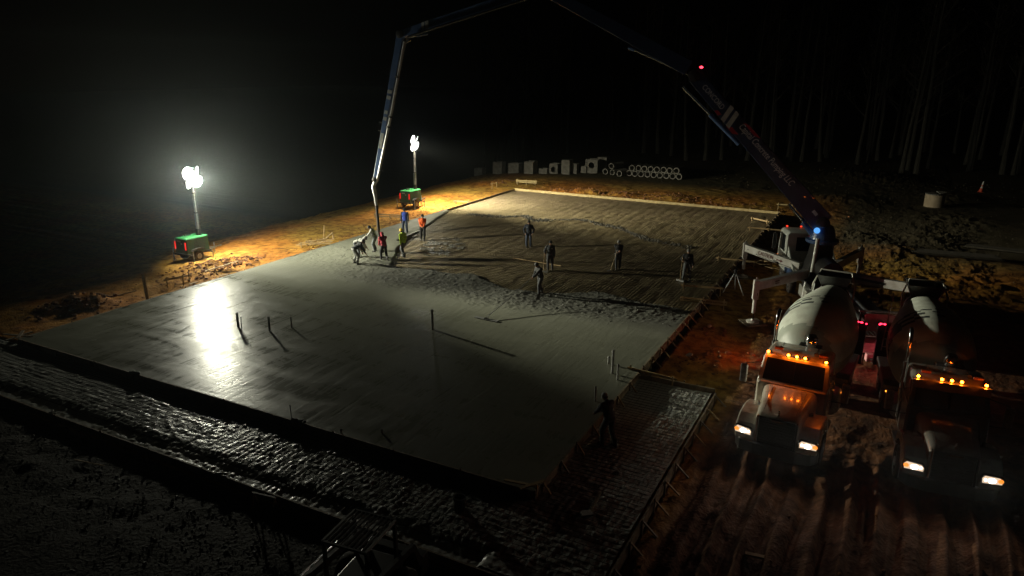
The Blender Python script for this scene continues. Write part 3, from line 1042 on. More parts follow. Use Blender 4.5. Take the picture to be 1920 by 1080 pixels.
# ================================================================== light towers
def light_tower(label, pos, mast_z, aim, beams, wide, lens_gain, yaw=0.0, mast_off=(.25, .35), tint=(1, .98, .74)):
    """trailer faces +Y (draw bar away from the camera); beams: list of (direction, cone, power)"""
    r = thing('light_tower', label, 'light tower', pos, yaw, 'mobile light towers beside the pour')
    # chassis and canopy
    MB().box((0, 0, .48), (1.16, 1.75, .10)).build('chassis', DARKMET, r, bevel=.01)
    can = MB().box((0, 0, .98), (1.10, 1.62, .88), top=(.94, .97)).build('canopy_body', DGREEN, r, bevel=.04)
    MB().box((0, 0, 1.455), (1.08, 1.62, .08), top=(.88, .94)).build('canopy_lid', GREENP, can, bevel=.03)
    MB().box((0, -.815, 1.0), (.74, .02, .70)).build('rear_door', DGREEN, can, bevel=.01)
    MB().box((-.12, -.83, 1.30), (.30, .012, .10)).build('label_plate', BOOMG, can)
    MB().box((.10, -.835, 1.16), (.10, .02, .06)).build('door_latch', STEEL, can)
    MB().bar((-.2, -.3, 1.54), (-.2, .1, 1.54), .10, .10).build('exhaust', DARKMET, can)
    for k in range(6):
        MB().box((.565, .1, .80 + .09 * k), (.02, .8, .035)).build('louvre', DARKMET, can)
    for x in (-.46, .46):
        MB().box((x, -.845, 1.04), (.085, .03, .46)).build('tail_light', REDT, r)
    for x in (-.62, .62):
        w = MB().lathe([(.16, -.09), (.30, -.10), (.34, -.06), (.34, .06), (.30, .10), (.16, .09)], (x, -.12, .33), (1, 0, 0), 20).build('wheel', RUBBER, r, smooth=True)
        MB().lathe([(.05, -.105), (.17, -.10), (.17, .10), (.05, .105)], (x, -.12, .33), (1, 0, 0), 14).build('rim', STEEL, w, smooth=True)
        MB().prism([(-.46, .34), (-.40, .44), (-.2, .50), (.2, .50), (.40, .44), (.46, .34), (.42, .34), (.36, .40), (-.36, .40), (-.42, .34)], (x, -.12, .33), (0, 1, 0), (0, 0, 1), .24).build('mudguard', DARKMET, r)
    MB().bar((-.4, .85, .47), (0, 1.75, .45), .07, .07).build('draw_bar', STEEL, r)
    MB().bar((.4, .85, .47), (0, 1.75, .45), .07, .07).build('draw_bar', STEEL, r)
    MB().bar((0, 1.7, .46), (0, 2.15, .47), .07, .06).build('hitch', STEEL, r)
    MB().tube([(0, 1.6, 0), (0, 1.6, .75)], .03).build('jockey_stand', STEEL, r)
    for x, y in ((-.9, -.7), (.9, -.7), (-.9, .7), (.9, .7)):
        leg = MB().bar((x * .6, y, .46), (x, y, .46), .06, .06).build('outrigger', DARKMET, r)
        MB().tube([(x, y, .75), (x, y, .02)], .03).build('jack', STEEL, leg)
        MB().lathe([(.09, 0), (.09, .03)], (x, y, .0), n=12).build('foot', STEEL, leg)
    # mast
    mx, my = mast_off
    MB().bar((mx, my, .5), (mx, my, 1.9), .20, .20).build('mast_base', DARKMET, r)
    for i, (z0, z1, w) in enumerate(((1.5, 2.9, .15), (2.7, 4.1, .115), (3.9, mast_z - .1, .085))):
        MB().bar((mx, my, z0), (mx, my, z1), w, w).build('mast_section', STEEL, r)
        MB().box((mx, my, z1), (w + .05, w + .05, .06)).build('mast_collar', DARKMET, r)
    MB().tube([(mx + .16, my, 1.6), (mx + .12, my + .06, 2.6), (mx + .15, my, 3.6), (mx + .10, my + .05, mast_z - .3)], .018, 6).build('mast_cable', BLACKP, r)
    a = Vector(aim).normalized()
    side = Vector((-a.y, a.x, 0)).normalized()
    top = Vector((mx, my, mast_z))
    MB().bar(top - side * .55, top + side * .55, .07, .07).build('lamp_bar', STEEL, r)
    lens_m = emat('floodlight_lens_%d' % round(lens_gain), (1.0, 1.0, .96), lens_gain)
    k = 0
    for s in (-.31, .31):
        for dz in (-.28, .28):
            d, cone, power = beams[k]
            d = Vector(d).normalized()
            k += 1
            c = top + side * s + Vector((0, 0, dz)) + a * .10
            _, sx, ux = frame_from(d)
            h = MB().lathe([(.08, -.26), (.14, -.24), (.30, -.10), (.37, .02), (.36, .035), (.30, -.06), (.12, -.18)], c, d, 24).build('lamp_head', DARKMET, r, smooth=True)
            MB().lathe([(.02, .050), (.24, .040), (.345, .012), (.345, .004), (.02, .0)], c, d, 24).build('lens', lens_m, h, smooth=True)
            MB().bar(top + side * s, c - d * .1, .05, .04).build('bracket', STEEL, h)
            lamp('beam', 'SPOT', c + d * .12, power, tint, r, cone, 1.0, d, .12)
    # wide spill of the four heads together
    for d, cone, power in wide:
        lamp('spill', 'SPOT', top + a * .30, power, tint, r, cone, 1.0, Vector(d), .30)
    return r

light_tower('left light tower with blazing heads on the near clay edge', (-37.30, 28.9, gz(-37.3, 28.9) + .02), 5.05, (.95, .0, 0),
            [((.86, .46, -.16), 62, 8000), ((1, -.03, -.07), 31, 56000), ((.95, .10, -.30), 110, 900), ((.72, .68, -.16), 80, 6000)],
            [((.86, -.46, .30), 172, 3300), ((.40, .50, -.75), 150, 8500)], 70)
light_tower('far light tower with green trailer beside the far half of the slab', (-35.35, 49.2, gz(-35.35, 49.2) + .02), 5.35, (.95, .1, 0),
            [((.98, .08, -.20), 46, 17000), ((.97, .16, -.17), 42, 15000), ((.95, .22, -.32), 60, 9000), ((.80, .50, -.45), 80, 8000)],
            [((.32, .58, -.76), 112, 24000), ((-.15, -.25, -.95), 150, 4500)], 14, tint=(1.0, .93, .66))

# ================================================================== precast pipes and chambers behind the slab
def pipe_mesh():
    return MB().lathe([(.24, 0), (.24, 2.3), (.31, 2.3), (.31, .22), (.345, .22), (.345, 0)], (0, 0, 0), (0, 1, 0), 22, closed=True).mesh('concrete_pipe')
PM = pipe_mesh()
def cpipe(x, y, z, label, rz=0.0):
    o = obj('concrete_pipe', PM, PIPEC, smooth=False)
    o.location = (x, y, z)
    o.rotation_euler = (RND.uniform(-.01, .01), RND.uniform(0, 6), rz)
    return tag(o, label, 'pipe', 'precast pipes stacked behind the site')
gp = gz(-22, 76.6)
ordn = ['first', 'second', 'third', 'fourth', 'fifth', 'sixth', 'seventh', 'eighth', 'ninth']
for i in range(9):
    cpipe(-25.3 + .70 * i, 76.4 + RND.uniform(-.12, .12), gp + .34, ordn[i] + ' concrete pipe from the left in the bottom row of the stack', rad(-4))
for i in range(8):
    cpipe(-24.95 + .70 * i, 76.4 + RND.uniform(-.15, .15), gp + .93, ordn[i] + ' concrete pipe from the left in the top row of the stack', rad(-4))
for i, (x, y, z, a, lb) in enumerate(((-28.0, 76.2, .34, -8, 'leftmost loose concrete pipe beside the capped column'), (-27.1, 76.0, .34, -18, 'loose concrete pipe left of the stack, lying askew'),
                                      (-26.1, 75.5, .34, -10, 'loose concrete pipe at the foot of the stack, nearest'), (-27.5, 76.7, .94, -12, 'concrete pipe lying on top of the loose pipes'))):
    cpipe(x, y, gp + z, lb, rad(a))

def chamber(label, px, w, d, h, hole=None, cap=None, rz=0.0, py=328, tilt=0):
    p = hit(px, py, -.45)
    r = thing('precast_chamber', label, 'chamber', (p.x, p.y, gz(p.x, p.y) - .03), rz, 'precast chambers behind the site')
    # four walls round a hollow
    t = .14
    MB().box((0, d / 2 - t / 2, h / 2), (w, t, h)).build('wall', PIPEC, r, bevel=.01)
    for s in (-1, 1):
        MB().box((s * (w / 2 - t / 2), 0, h / 2), (t, d - 2 * t - .004, h)).build('wall', PIPEC, r, bevel=.01)
    if hole:
        n = 20
        hz, hr = hole
        vs, fs = [], []
        for q, yy in ((0, -d / 2), (1, -d / 2 + t)):
            for k in range(n):
                a = 2 * math.pi * k / n
                vs.append((hr * math.cos(a), yy, hz + hr * math.sin(a)))
            for k in range(n):
                a = 2 * math.pi * k / n
                ca, sa = math.cos(a), math.sin(a)
                s = min((w / 2) / max(abs(ca), 1e-6), (h - hz if sa > 0 else hz) / max(abs(sa), 1e-6))
                vs.append((s * ca, yy, hz + s * sa))
        for k in range(n):
            j = (k + 1) % n
            fs += [(k, j, n + j, n + k), (2 * n + k, 3 * n + k, 3 * n + j, 2 * n + j), (k, 2 * n + k, 2 * n + j, j), (n + k, n + j, 3 * n + j, 3 * n + k)]
        MB().add(vs, fs).build('front_wall', PIPEC, r)
    else:
        MB().box((0, -d / 2 + t / 2, h / 2), (w, t, h)).build('wall', PIPEC, r, bevel=.01)
    if cap:
        MB().box((0, 0, h + cap[1] / 2 + .003), (cap[0], cap[0], cap[1])).build('cover_slab', PIPEC, r, bevel=.02)
    r.rotation_euler[0] = tilt
    return r
chamber('plain square precast chamber left of the group', 995, 1.15, 1.2, 1.42)
chamber('wide dark precast chamber at the far left', 966, 1.35, 1.0, 1.2, py=325)
chamber('dim precast box at the far left end of the row', 936, 1.2, 1.0, 1.4, py=322)
chamber('faint low precast box beyond the far left chamber', 900, 1.1, .9, .9, py=319)
chamber('small stepped precast block in the middle group', 1021, 1.0, .9, .62)
chamber('precast chamber with a round hole in the middle group', 1041, 1.05, 1.1, 1.15, hole=(.5, .30), py=328)
chamber('tall precast chamber with a tilted slab on top', 1063, 1.0, 1.0, 1.25, cap=(1.0, .35), py=329)
chamber('low precast block right of the slab-topped chamber', 1077, .8, .8, 1.15, py=328)
chamber('precast chamber with a large dark round opening', 1112, 1.5, 1.3, 1.55, hole=(.9, .33), py=327)
chamber('small precast block beside the round-opening chamber', 1096, .7, .8, .8, py=327)
p = hit(1131, 325, -.45)
r = thing('precast_column', 'round precast riser with a wide square cap', 'riser', (p.x, p.y, gz(p.x, p.y) - .03))
MB().lathe([(.42, 0), (.42, 1.3), (.38, 1.3), (.38, 0)], n=20, closed=True).build('riser', PIPEC, r, smooth=True)
MB().box((0, 0, 1.5), (1.1, 1.1, .36)).build('cap', PIPEC, r, bevel=.03)

# concrete ring with lid, cone, lumber far right
p = hit(1750, 388, -.4)
r = thing('concrete_ring', 'short concrete ring with a broken lid on the dark scrub', 'manhole ring', (p.x, p.y, gz(p.x, p.y) - .05))
RINGC = mat('ring_concrete', (.42, .34, .24), .85, col2=(.32, .25, .17), scale=3, bump=.006)
MB().lathe([(.62, 0), (.62, 1.12), (.78, 1.12), (.78, 0)], n=28, closed=True).build('ring', RINGC, r, smooth=True)
MB().prism([(.80 * math.cos(a), .80 * math.sin(a)) for a in np.linspace(rad(95), rad(285), 14)], (0, 0, 1.17), (1, 0, 0), (0, 1, 0), .07).build('lid', PIPEC, r)
MB().prism([(.80 * math.cos(a), .80 * math.sin(a)) for a in np.linspace(rad(-68), rad(88), 12)], (.02, .03, 1.26), (1, 0, .10), (0, 1, 0), .07).build('lid', PIPEC, r)
p = hit(1838, 361, -.4)
r = thing('traffic_cone', 'orange and white traffic cone leaning slightly at the right', 'cone', (p.x, p.y, gz(p.x, p.y)))
CO = mat('cone_orange', (.75, .10, .04), .6, scale=8)
CW = mat('cone_white', (.8, .8, .78), .5, scale=8)
MB().box((0, 0, .03), (.5, .5, .06)).build('base', CO, r, bevel=.01)
MB().lathe([(.19, .06), (.13, .40)], n=16).build('cone', CO, r, smooth=True)
MB().lathe([(.132, .40), (.10, .60)], n=16).build('collar', CW, r, smooth=True)
MB().lathe([(.10, .60), (.085, .70)], n=16).build('band', CO, r, smooth=True)
MB().lathe([(.086, .70), (.055, 1.05), (.045, 1.08)], n=16).build('tip', CW, r, smooth=True)
r.rotation_euler = (0, rad(6), 0)
def lumber(label, px, py, L, w, n, rows, rz):
    p = hit(px, py, -.4)
    r = thing('lumber_stack', label, 'lumber', (p.x, p.y, gz(p.x, p.y) + .04), rz)
    for k in range(rows):
        for i in range(n):
            MB().box((RND.uniform(-.1, .1), (i - n / 2) * w * 1.06, .05 + k * .045), (L + RND.uniform(-.3, .2), w, .04)).build('plank', mat('darkened_lumber', (.06, .05, .036), .9, col2=(.035, .03, .02), scale=4), r)  # plank wood darkened: the gloom behind the mixer is put into its colour
    return r
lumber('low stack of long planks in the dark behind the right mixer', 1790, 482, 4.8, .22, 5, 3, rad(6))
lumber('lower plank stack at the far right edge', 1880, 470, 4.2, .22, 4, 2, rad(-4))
p = hit(1440, 500, -.45)
r = thing('wood_scraps', 'scattered pale wood scraps on clay under the caution arm', 'wood scraps', (p.x, p.y, gz(p.x, p.y) + .02))
for i in range(26):
    x, y, a = RND.gauss(0, .55), RND.gauss(0, .6), RND.uniform(-.9, .7)
    L = RND.uniform(.3, .9)
    MB().bar((x, y, .02 + i * .006), (x + L * math.cos(a), y + L * math.sin(a), .03 + i * .006 + RND.uniform(0, .06)), .05 + .04 * RND.random(), .02).build('lath', WOOD, r)
p = hit(1425, 478, -.45)
r = tag(MB().prism([(-.45, -.2), (.45, -.25), (.5, .1), (.15, .28), (-.35, .2)], (0, 0, 0), (1, 0, 0), (0, 1, .1), .14).build('cement_bag', mat('white_bag', (.62, .6, .58), .7, scale=5, bump=.02), bevel=.05),
        'white bag on clay below the caution outrigger arm', 'bag')
r.location = (p.x, p.y + .1, gz(p.x, p.y) + .10)
p = hit(1330, 615, -.4)
o = MB().lathe([(.02, 0), (.10, .02), (.11, .13), (.05, .18)], n=14).build('small_bucket', mat('pale_plastic', (.55, .5, .35), .5), smooth=True)
o.location = (p.x, p.y, gz(p.x, p.y) + .02); tag(o, 'tiny pale pot on dark soil right of the slab', 'pot')
p = hit(1292, 665, -.4)
o = MB().prism([(-.12, -.1), (.1, -.14), (.15, .05), (0, .16), (-.14, .08)], (0, 0, 0), (1, 0, .3), (0, 1, .2), .03).build('paper_scrap', mat('paper', (.6, .58, .55), .8))
o.location = (p.x, p.y, gz(p.x, p.y) + .06); tag(o, 'crumpled white paper scrap at the edge of the red-lit clay', 'paper')
p = hit(1412, 1048, -.5)
loose_plank('short wood offcut lying across the wheel ruts', (p.x - .2, p.y, gz(p.x, p.y) + .10), (p.x + .25, p.y + .05, gz(p.x, p.y) + .11), .12, .05)

# survey tripod
p = hit(1375, 552, -.45)
r = thing('survey_tripod', 'folding survey tripod with level beside the right form', 'tripod', (p.x, p.y, gz(p.x, p.y)))
for a in (95, 215, 335):
    q = Vector((math.cos(rad(a)), math.sin(rad(a)), 0))
    MB().bar(q * .62 + Vector((0, 0, -.02)), q * .07 + Vector((0, 0, 1.05)), .05, .03).build('leg', mat('tripod_white', (.6, .6, .58), .5), r)
MB().lathe([(.10, 1.03), (.10, 1.09), (.04, 1.10)], n=14).build('head_plate', DARKMET, r)
lv = MB().lathe([(.06, 1.10), (.075, 1.13), (.075, 1.26), (.05, 1.30)], n=14).build('level', BLACKP, r)
MB().lathe([(.03, -.12), (.035, .12)], (0, 0, 1.21), (1, .3, 0), 12).build('telescope', STEEL, lv)

# orange-lit marker post right of the pump
p = hit(1622, 490, -.4)

# ================================================================== bare trees of the wood
BARK = mat('grey_bark', (.052, .049, .040), .9, col2=(.026, .024, .019), scale=4, stretch=(3, 3, .5), bump=.03)
TWIG = mat('twigs', (.07, .06, .045), .9, col2=(.04, .036, .03), scale=3)
def tree_meshes(seed):
    R = random.Random(seed)
    H = R.uniform(17, 25)
    lean = Vector((R.uniform(-.05, .05), R.uniform(-.05, .05), 1))
    pts, rs = [], []
    p = Vector((0, 0, -.4))
    n = 9
    for i in range(n):
        pts.append(p.copy())
        rs.append(.24 * (1 - .82 * i / (n - 1)) * (1.35 if i == 0 else 1))
        p = p + (lean + Vector((R.gauss(0, .03), R.gauss(0, .03), 0))) * (H / (n - 1))
    tr_ = MB().tube(pts, rs, 8)
    cr = MB()
    def branch(o, d, L, r, lev):
        q = [o]
        dd = d.copy()
        for k in range(3):
            dd = (dd + Vector((R.gauss(0, .14), R.gauss(0, .14), .10))).normalized()
            q.append(q[-1] + dd * L / 3)
        cr.tube(q, [r, r * .75, r * .5, r * .22], 4 if lev else 5, False)
        if lev < 2:
            for k in range(4 if lev == 0 else 3):
                b = q[1 + k % 3]
                nd_ = (dd + Vector((R.gauss(0, .6), R.gauss(0, .6), R.uniform(-.1, .5)))).normalized()
                branch(b, nd_, L * R.uniform(.35, .6), r * .5, lev + 1)
    for k in range(15):
        t = .35 + .62 * k / 14
        i = min(int(t * (n - 1)), n - 2)
        o = pts[i].lerp(pts[i + 1], t * (n - 1) - i)
        a = R.uniform(0, 6.28)
        branch(o, Vector((math.cos(a), math.sin(a), R.uniform(.4, 1.1))).normalized(), R.uniform(2.2, 4.6) * (1.15 - .6 * t), .07 * (1.2 - t * .8), 0)
    # last brown leaves hanging in the crown
    for k in range(260):
        a = R.uniform(0, 6.28); t = R.uniform(.45, 1.0)
        i = min(int(t * (n - 1)), n - 2)
        o = pts[i].lerp(pts[i + 1], t * (n - 1) - i) + Vector((math.cos(a), math.sin(a), 0)) * R.uniform(.3, 2.8) * (1.2 - t * .7) + Vector((0, 0, R.uniform(0, 1.4)))
        u = Vector((R.gauss(0, 1), R.gauss(0, 1), R.gauss(0, 1))).normalized() * .11
        w = Vector((R.gauss(0, 1), R.gauss(0, 1), R.gauss(0, 1))).normalized() * .07
        cr.add([o - u, o + w, o + u, o - w], [(0, 1, 2, 3)])
    return tr_.mesh('trunk'), cr.mesh('crown')
TREES = [tree_meshes(100 + i) for i in range(7)]
for a, b in TREES:
    a.materials.append(BARK); b.materials.append(TWIG)
TR = random.Random(21)
spots = []
for k in range(150):
    x = TR.uniform(-66, 62)
    y = 100 + .06 * abs(x + 5) + TR.uniform(0, 30) ** 1.0
    if x < -20 and y < 112:
        y += 14
    if all((x - a) ** 2 + (y - b) ** 2 > 2.6 for a, b in spots):
        spots.append((x, y))
for px in (1205, 1231, 1256, 1285, 1320, 1350, 1398, 1440, 1480, 1500, 1535, 1605, 1690, 1700, 1718, 1815, 1880, 1900):
    p = hit(px, 322, -.5)
    sc = (94 + TR.uniform(0, 8)) / p.y
    spots.append((p.x * sc, p.y * sc))
for k, (x, y) in enumerate(spots):
    tm, cm = TREES[k % 7]
    near = k >= len(spots) - 18
    t = thing('bare_tree', 'bare trunk at the dim edge of the wood behind the site' if near else 'bare dark tree deep in the wood behind the site', 'tree', (x, y, gz(x, y)), TR.uniform(0, 6.28),
              'trunks along the wood edge' if near else 'trees deep in the wood')
    s = TR.uniform(.8, 1.2)
    t.scale = (s, s, s)
    obj('trunk', tm, None, t, True)
    obj('crown', cm, None, t)

# ================================================================== vehicles: helpers
def loft(sections, caps=True):
    """sections: list of equal-length point rings"""
    n = len(sections[0])
    vs, fs = [], []
    for s in sections:
        vs += s
    for i in range(len(sections) - 1):
        for k in range(n):
            j = (k + 1) % n
            fs.append((i * n + k, i * n + j, (i + 1) * n + j, (i + 1) * n + k))
    if caps:
        fs.append(tuple(reversed(range(n))))
        fs.append(tuple(range((len(sections) - 1) * n, len(sections) * n)))
    return MB().add(vs, fs)
def rrect(cx, y, z0, z1, hw, r, seg=4):
    """rounded rectangle ring in the x-z plane at depth y, corners rounded at the top"""
    pts = [(cx - hw, y, z0), (cx + hw, y, z0)]
    for c, a0 in (((cx + hw - r, z1 - r), 0), ((cx - hw + r, z1 - r), 90)):
        for k in range(seg + 1):
            a = rad(a0 + 90 * k / seg)
            pts.append((c[0] + r * math.cos(a), y, c[1] + r * math.sin(a)))
    return pts
def wheel(parent, x, y, r=.52, w=.30, dual=False, z0=0.0):
    s = 1 if x > 0 else -1
    ww = w * (2.05 if dual else 1)
    cx = x - s * (ww / 2 - w / 2)
    t = MB().lathe([(r * .56, -ww / 2), (r * .92, -ww / 2), (r, -ww / 2 + .05), (r, ww / 2 - .05), (r * .92, ww / 2), (r * .56, ww / 2)], (cx, y, r + z0), (1, 0, 0), 28).build('wheel', RUBBER, parent, smooth=True)
    MB().lathe([(.06, ww / 2 * s + .02 * s), (.14, ww / 2 * s + .02 * s), (.16, ww / 2 * s - .06 * s), (r * .5, ww / 2 * s - .09 * s), (r * .565, ww / 2 * s + .006 * s), (r * .565, ww / 2 * s - .2 * s)], (cx, y, r + z0), (1, 0, 0), 20).build('rim', STEEL, t, smooth=True)
    return t
def lettering(s, width, o, ex, ey, m, parent, name='lettering', height=None, shear=0.0):
    cu = bpy.data.curves.new('txt', 'FONT')
    cu.body = s
    cu.extrude = .004
    cu.shear = shear
    cu.resolution_u = 3
    to = bpy.data.objects.new('txt', cu)
    COL.objects.link(to)
    bpy.context.view_layer.update()
    me = bpy.data.meshes.new_from_object(to.evaluated_get(bpy.context.evaluated_depsgraph_get()))
    bpy.data.objects.remove(to)
    co = np.zeros(len(me.vertices) * 3)
    me.vertices.foreach_get('co', co)
    co = co.reshape(-1, 3)
    x0, x1 = co[:, 0].min(), co[:, 0].max()
    y0, y1 = co[:, 1].min(), co[:, 1].max()
    k = width / (x1 - x0)
    ky = k if height is None else height / (y1 - y0)
    ex, ey = Vector(ex).normalized(), Vector(ey).normalized()
    nz_ = ex.cross(ey)
    o = Vector(o)
    q = [tuple(o + ex * ((c[0] - x0) * k) + ey * ((c[1] - y0) * ky) + nz_ * c[2]) for c in co]
    me.vertices.foreach_set('co', np.array(q).ravel())
    me.materials.clear()
    me.update()
    return obj(name, me, m, parent)

# ================================================================== boom pump truck
PG = -.39
PA = Vector((.7, 30.0, PG))
PROT = rad(19.45)
pump = thing('concrete_pump_truck', 'white and blue boom pump truck with outriggers spread and boom arched overhead', 'pump truck', PA, PROT)
PMI = (Matrix.Translation(PA) @ Matrix.Rotation(PROT, 4, 'Z')).inverted()
def PL(p):
    return PMI @ Vector(p)
for s in (-1, 1):
    MB().bar((s * .45, .5, .92), (s * .45, 13.0, .92), .10, .28).build('frame_rail', DARKMET, pump)
for x in (-1.02, 1.02):
    wheel(pump, x, 12.1)
    wheel(pump, x, 10.3)
    for y in (2.9, 4.2, 5.5):
        wheel(pump, x, y, dual=True)
PCAB = mat('pump_cab_paint', (.58, .60, .56), .35, col2=(.48, .50, .46), scale=2.5)
cab = loft([rrect(0, 11.35, .95, 3.05, 1.22, .16), rrect(0, 11.5, .93, 3.10, 1.23, .2), rrect(0, 13.05, .93, 3.02, 1.22, .2), rrect(0, 13.35, .95, 2.2, 1.2, .1), rrect(0, 13.42, .95, 1.9, 1.18, .1)]).build('cab', PCAB, pump, smooth=True, bevel=.02)
for s in (-1, 1):
    MB().prism([(11.75, 1.95), (12.95, 1.85), (12.85, 2.82), (11.75, 2.82)], (s * 1.235, 0, 0), (0, 1, 0), (0, 0, 1), .02).build('side_window', GLASS, cab)
    MB().prism([(11.66, .98), (13.0, .98), (13.0, 1.9), (11.66, 1.95)], (s * 1.238, 0, 0), (0, 1, 0), (0, 0, 1), .02).build('door', PCAB, cab)
    MB().bar((s * 1.26, 11.75, 1.72), (s * 1.26, 11.95, 1.72), .03, .04).build('door_handle', DARKMET, cab)
    mm_ = MB().bar((s * 1.5, 13.1, 1.75), (s * 1.5, 13.1, 2.65), .22, .08, up=(0, 1, 0)).build('mirror', BLACKP, cab, bevel=.03)
    MB().tube([(s * 1.2, 13.0, 2.7), (s * 1.5, 13.1, 2.72), (s * 1.5, 13.1, 1.68), (s * 1.2, 13.0, 1.7)], .02, 6).build('mirror_arm', DARKMET, mm_)
MB().box((0, 11.34, 2.45), (1.5, .02, .75)).build('rear_window', GLASS, cab)
MB().prism([(-1.05, 2.0), (1.05, 2.0), (1.0, 2.92), (-1.0, 2.92)], (0, 13.28, 0), (1, 0, 0), (0, -.15, 1), .03).build('windscreen', GLASS, cab)
for x in (-.95, -.2, 0, .2, .95):
    MB().ell((x, 12.95, 3.10), (.06, .05, .045)).build('marker_light', emat('dim_red_marker', (1, .05, .02), 1.6), cab)
MB().ell((-1.25, 13.3, 1.35), (.05, .06, .06)).build('side_marker', emat('pump_side_amber', (1, .2, .03), 3), cab)
MB().tube([(.3, 11.5, 3.12), (.3, 12.9, 3.06)], .015, 6).build('roof_rib', DARKMET, cab)
# body panels behind the cab
MB().prism([(9.35, .95), (11.25, .95), (11.3, 1.55), (9.9, 1.35)], (-1.1, 0, 0), (0, 1, 0), (0, 0, 1), .26).build('blue_fender', BOOMB, pump, bevel=.02)
MB().prism([(9.6, 1.36), (11.28, 1.6), (11.28, 2.35), (10.7, 1.95)], (-1.12, 0, 0), (0, 1, 0), (0, 0, 1), .10).build('slanted_panel', PCAB, pump, bevel=.02)
MB().prism([(9.6, .95), (11.28, .95), (11.28, 2.2), (10.7, 1.85)], (1.12, 0, 0), (0, 1, 0), (0, 0, 1), .12).build('side_panel', PCAB, pump, bevel=.02)
MB().box((0, 6.2, 1.3), (1.9, 5.2, .12)).build('deck', DARKMET, pump, bevel=.01)
for s in (-1, 1):
    MB().box((s * .95, 7.2, .95), (.55, 1.5, .55)).build('tool_box', WHITEP if s < 0 else DARKMET, pump, bevel=.03)
    MB().prism([(2.2, 1.1), (6.2, 1.1), (6.2, 1.25), (5.9, 1.32), (2.5, 1.32), (2.2, 1.25)], (s * .98, 0, 0), (0, 1, 0), (0, 0, 1), .66).build('rear_fender', BLACKP, pump, bevel=.02)
    MB().lathe([(.13, 0), (.13, 3.6)], (s * .27, 1.6, 1.52), (0, 1, .02), 16).build('pumping_cylinder', STEEL, pump, smooth=True)
    MB().box((s * .27, 5.3, 1.55), (.34, .5, .36)).build('cylinder_box', DARKMET, pump, bevel=.02)
MB().lathe([(.10, 0), (.10, 1.7)], (-.62, 8.2, 1.75), (.1, .2, 1), 12).build('delivery_riser', WHITEP, pump, smooth=True)
MB().lathe([(.55, 0), (.55, 1.4)], (0, 7.0, 2.0), (0, 1, 0), 20).build('hydraulic_tank', DARKMET, pump, smooth=True)
# hopper at the rear
HOP = mat('pink_lit_hopper', (.62, .40, .40), .55, col2=(.40, .24, .23), scale=4)  # pink light of the tail lamps tinted into the base colour
def hop_ring(y0, y1, hw, z):
    return [(-hw, y0, z), (hw, y0, z), (hw, y1, z), (-hw, y1, z)]
hp = loft([hop_ring(.25, .95, .55, .62), hop_ring(-.25, 1.25, 1.0, 1.30), hop_ring(-.30, 1.30, 1.05, 1.52), hop_ring(-.22, 1.22, .97, 1.52), hop_ring(.28, .92, .5, .72)], False).build('hopper', HOP, pump)
for i in range(13):
    x = -.9 + .15 * i
    MB().bar((x, -.25, 1.50), (x, 1.25, 1.50), .025, .03).build('grate_bar', DARKMET, hp)
MB().bar((-1.1, -.36, 1.36), (1.1, -.36, 1.36), .10, .14).build('splash_bar', HOP, hp)
MB().lathe([(.12, -.75), (.12, .75)], (0, .6, .95), (1, 0, 0), 14).build('agitator', DARKMET, hp, smooth=True)
MB().box((0, -.02, .55), (.9, .25, .3)).build('outlet_door', HOP, hp, bevel=.03)
for x in (-.25, .2):
    MB().lathe([(.06, 0), (.06, .12)], (x, -.14, .52), (0, -1, 0), 10).build('valve', DARKMET, hp)
MB().box((0, -.12, 2.05), (1.5, .05, .7)).build('rear_guard', HOP, pump, bevel=.01)
for s in (-1, 1):
    MB().bar((s * .85, .05, 1.3), (s * .85, .05, 2.4), .06, .06).build('guard_post', DARKMET, pump)
MB().box((0, .12, 2.42), (1.8, .10, .06)).build('guard_rail', STEEL, pump)

# pedestal and turret
PEDY = 9.4
MB().add(*[q for q in (lambda a: (a.v, a.f))(loft([hop_ring(PEDY - .75, PEDY + .75, .85, 1.0), hop_ring(PEDY - .5, PEDY + .5, .52, 2.2), hop_ring(PEDY - .42, PEDY + .42, .42, 3.05)]))]).build('pedestal', DARKMET, pump, bevel=.03)
for i in range(4):
    MB().bar((-.60 + .1 * i, PEDY - .70 + .02 * i, 1.25), (-.42 + .08 * i, PEDY - .44, 2.7), .03, .10).build('pedestal_rib', DARKMET, pump)
tur = MB().lathe([(.78, 3.05), (.80, 3.10), (.80, 3.20), (.62, 3.24), (.56, 3.62), (.44, 3.9), (.2, 3.98)], (0, PEDY, 0), n=28).build('turret', BOOMB, pump, smooth=True)
# work light on the turret
TWL = MB().lathe([(.05, 0), (.13, .03), (.15, .14), (.10, .2)], (-.42, PEDY - .35, 3.72), (-.2, -.9, .1), 16).build('turret_lamp', emat('blue_white_lamp', (.12, .42, 1.0), 1.1), pump, smooth=True)

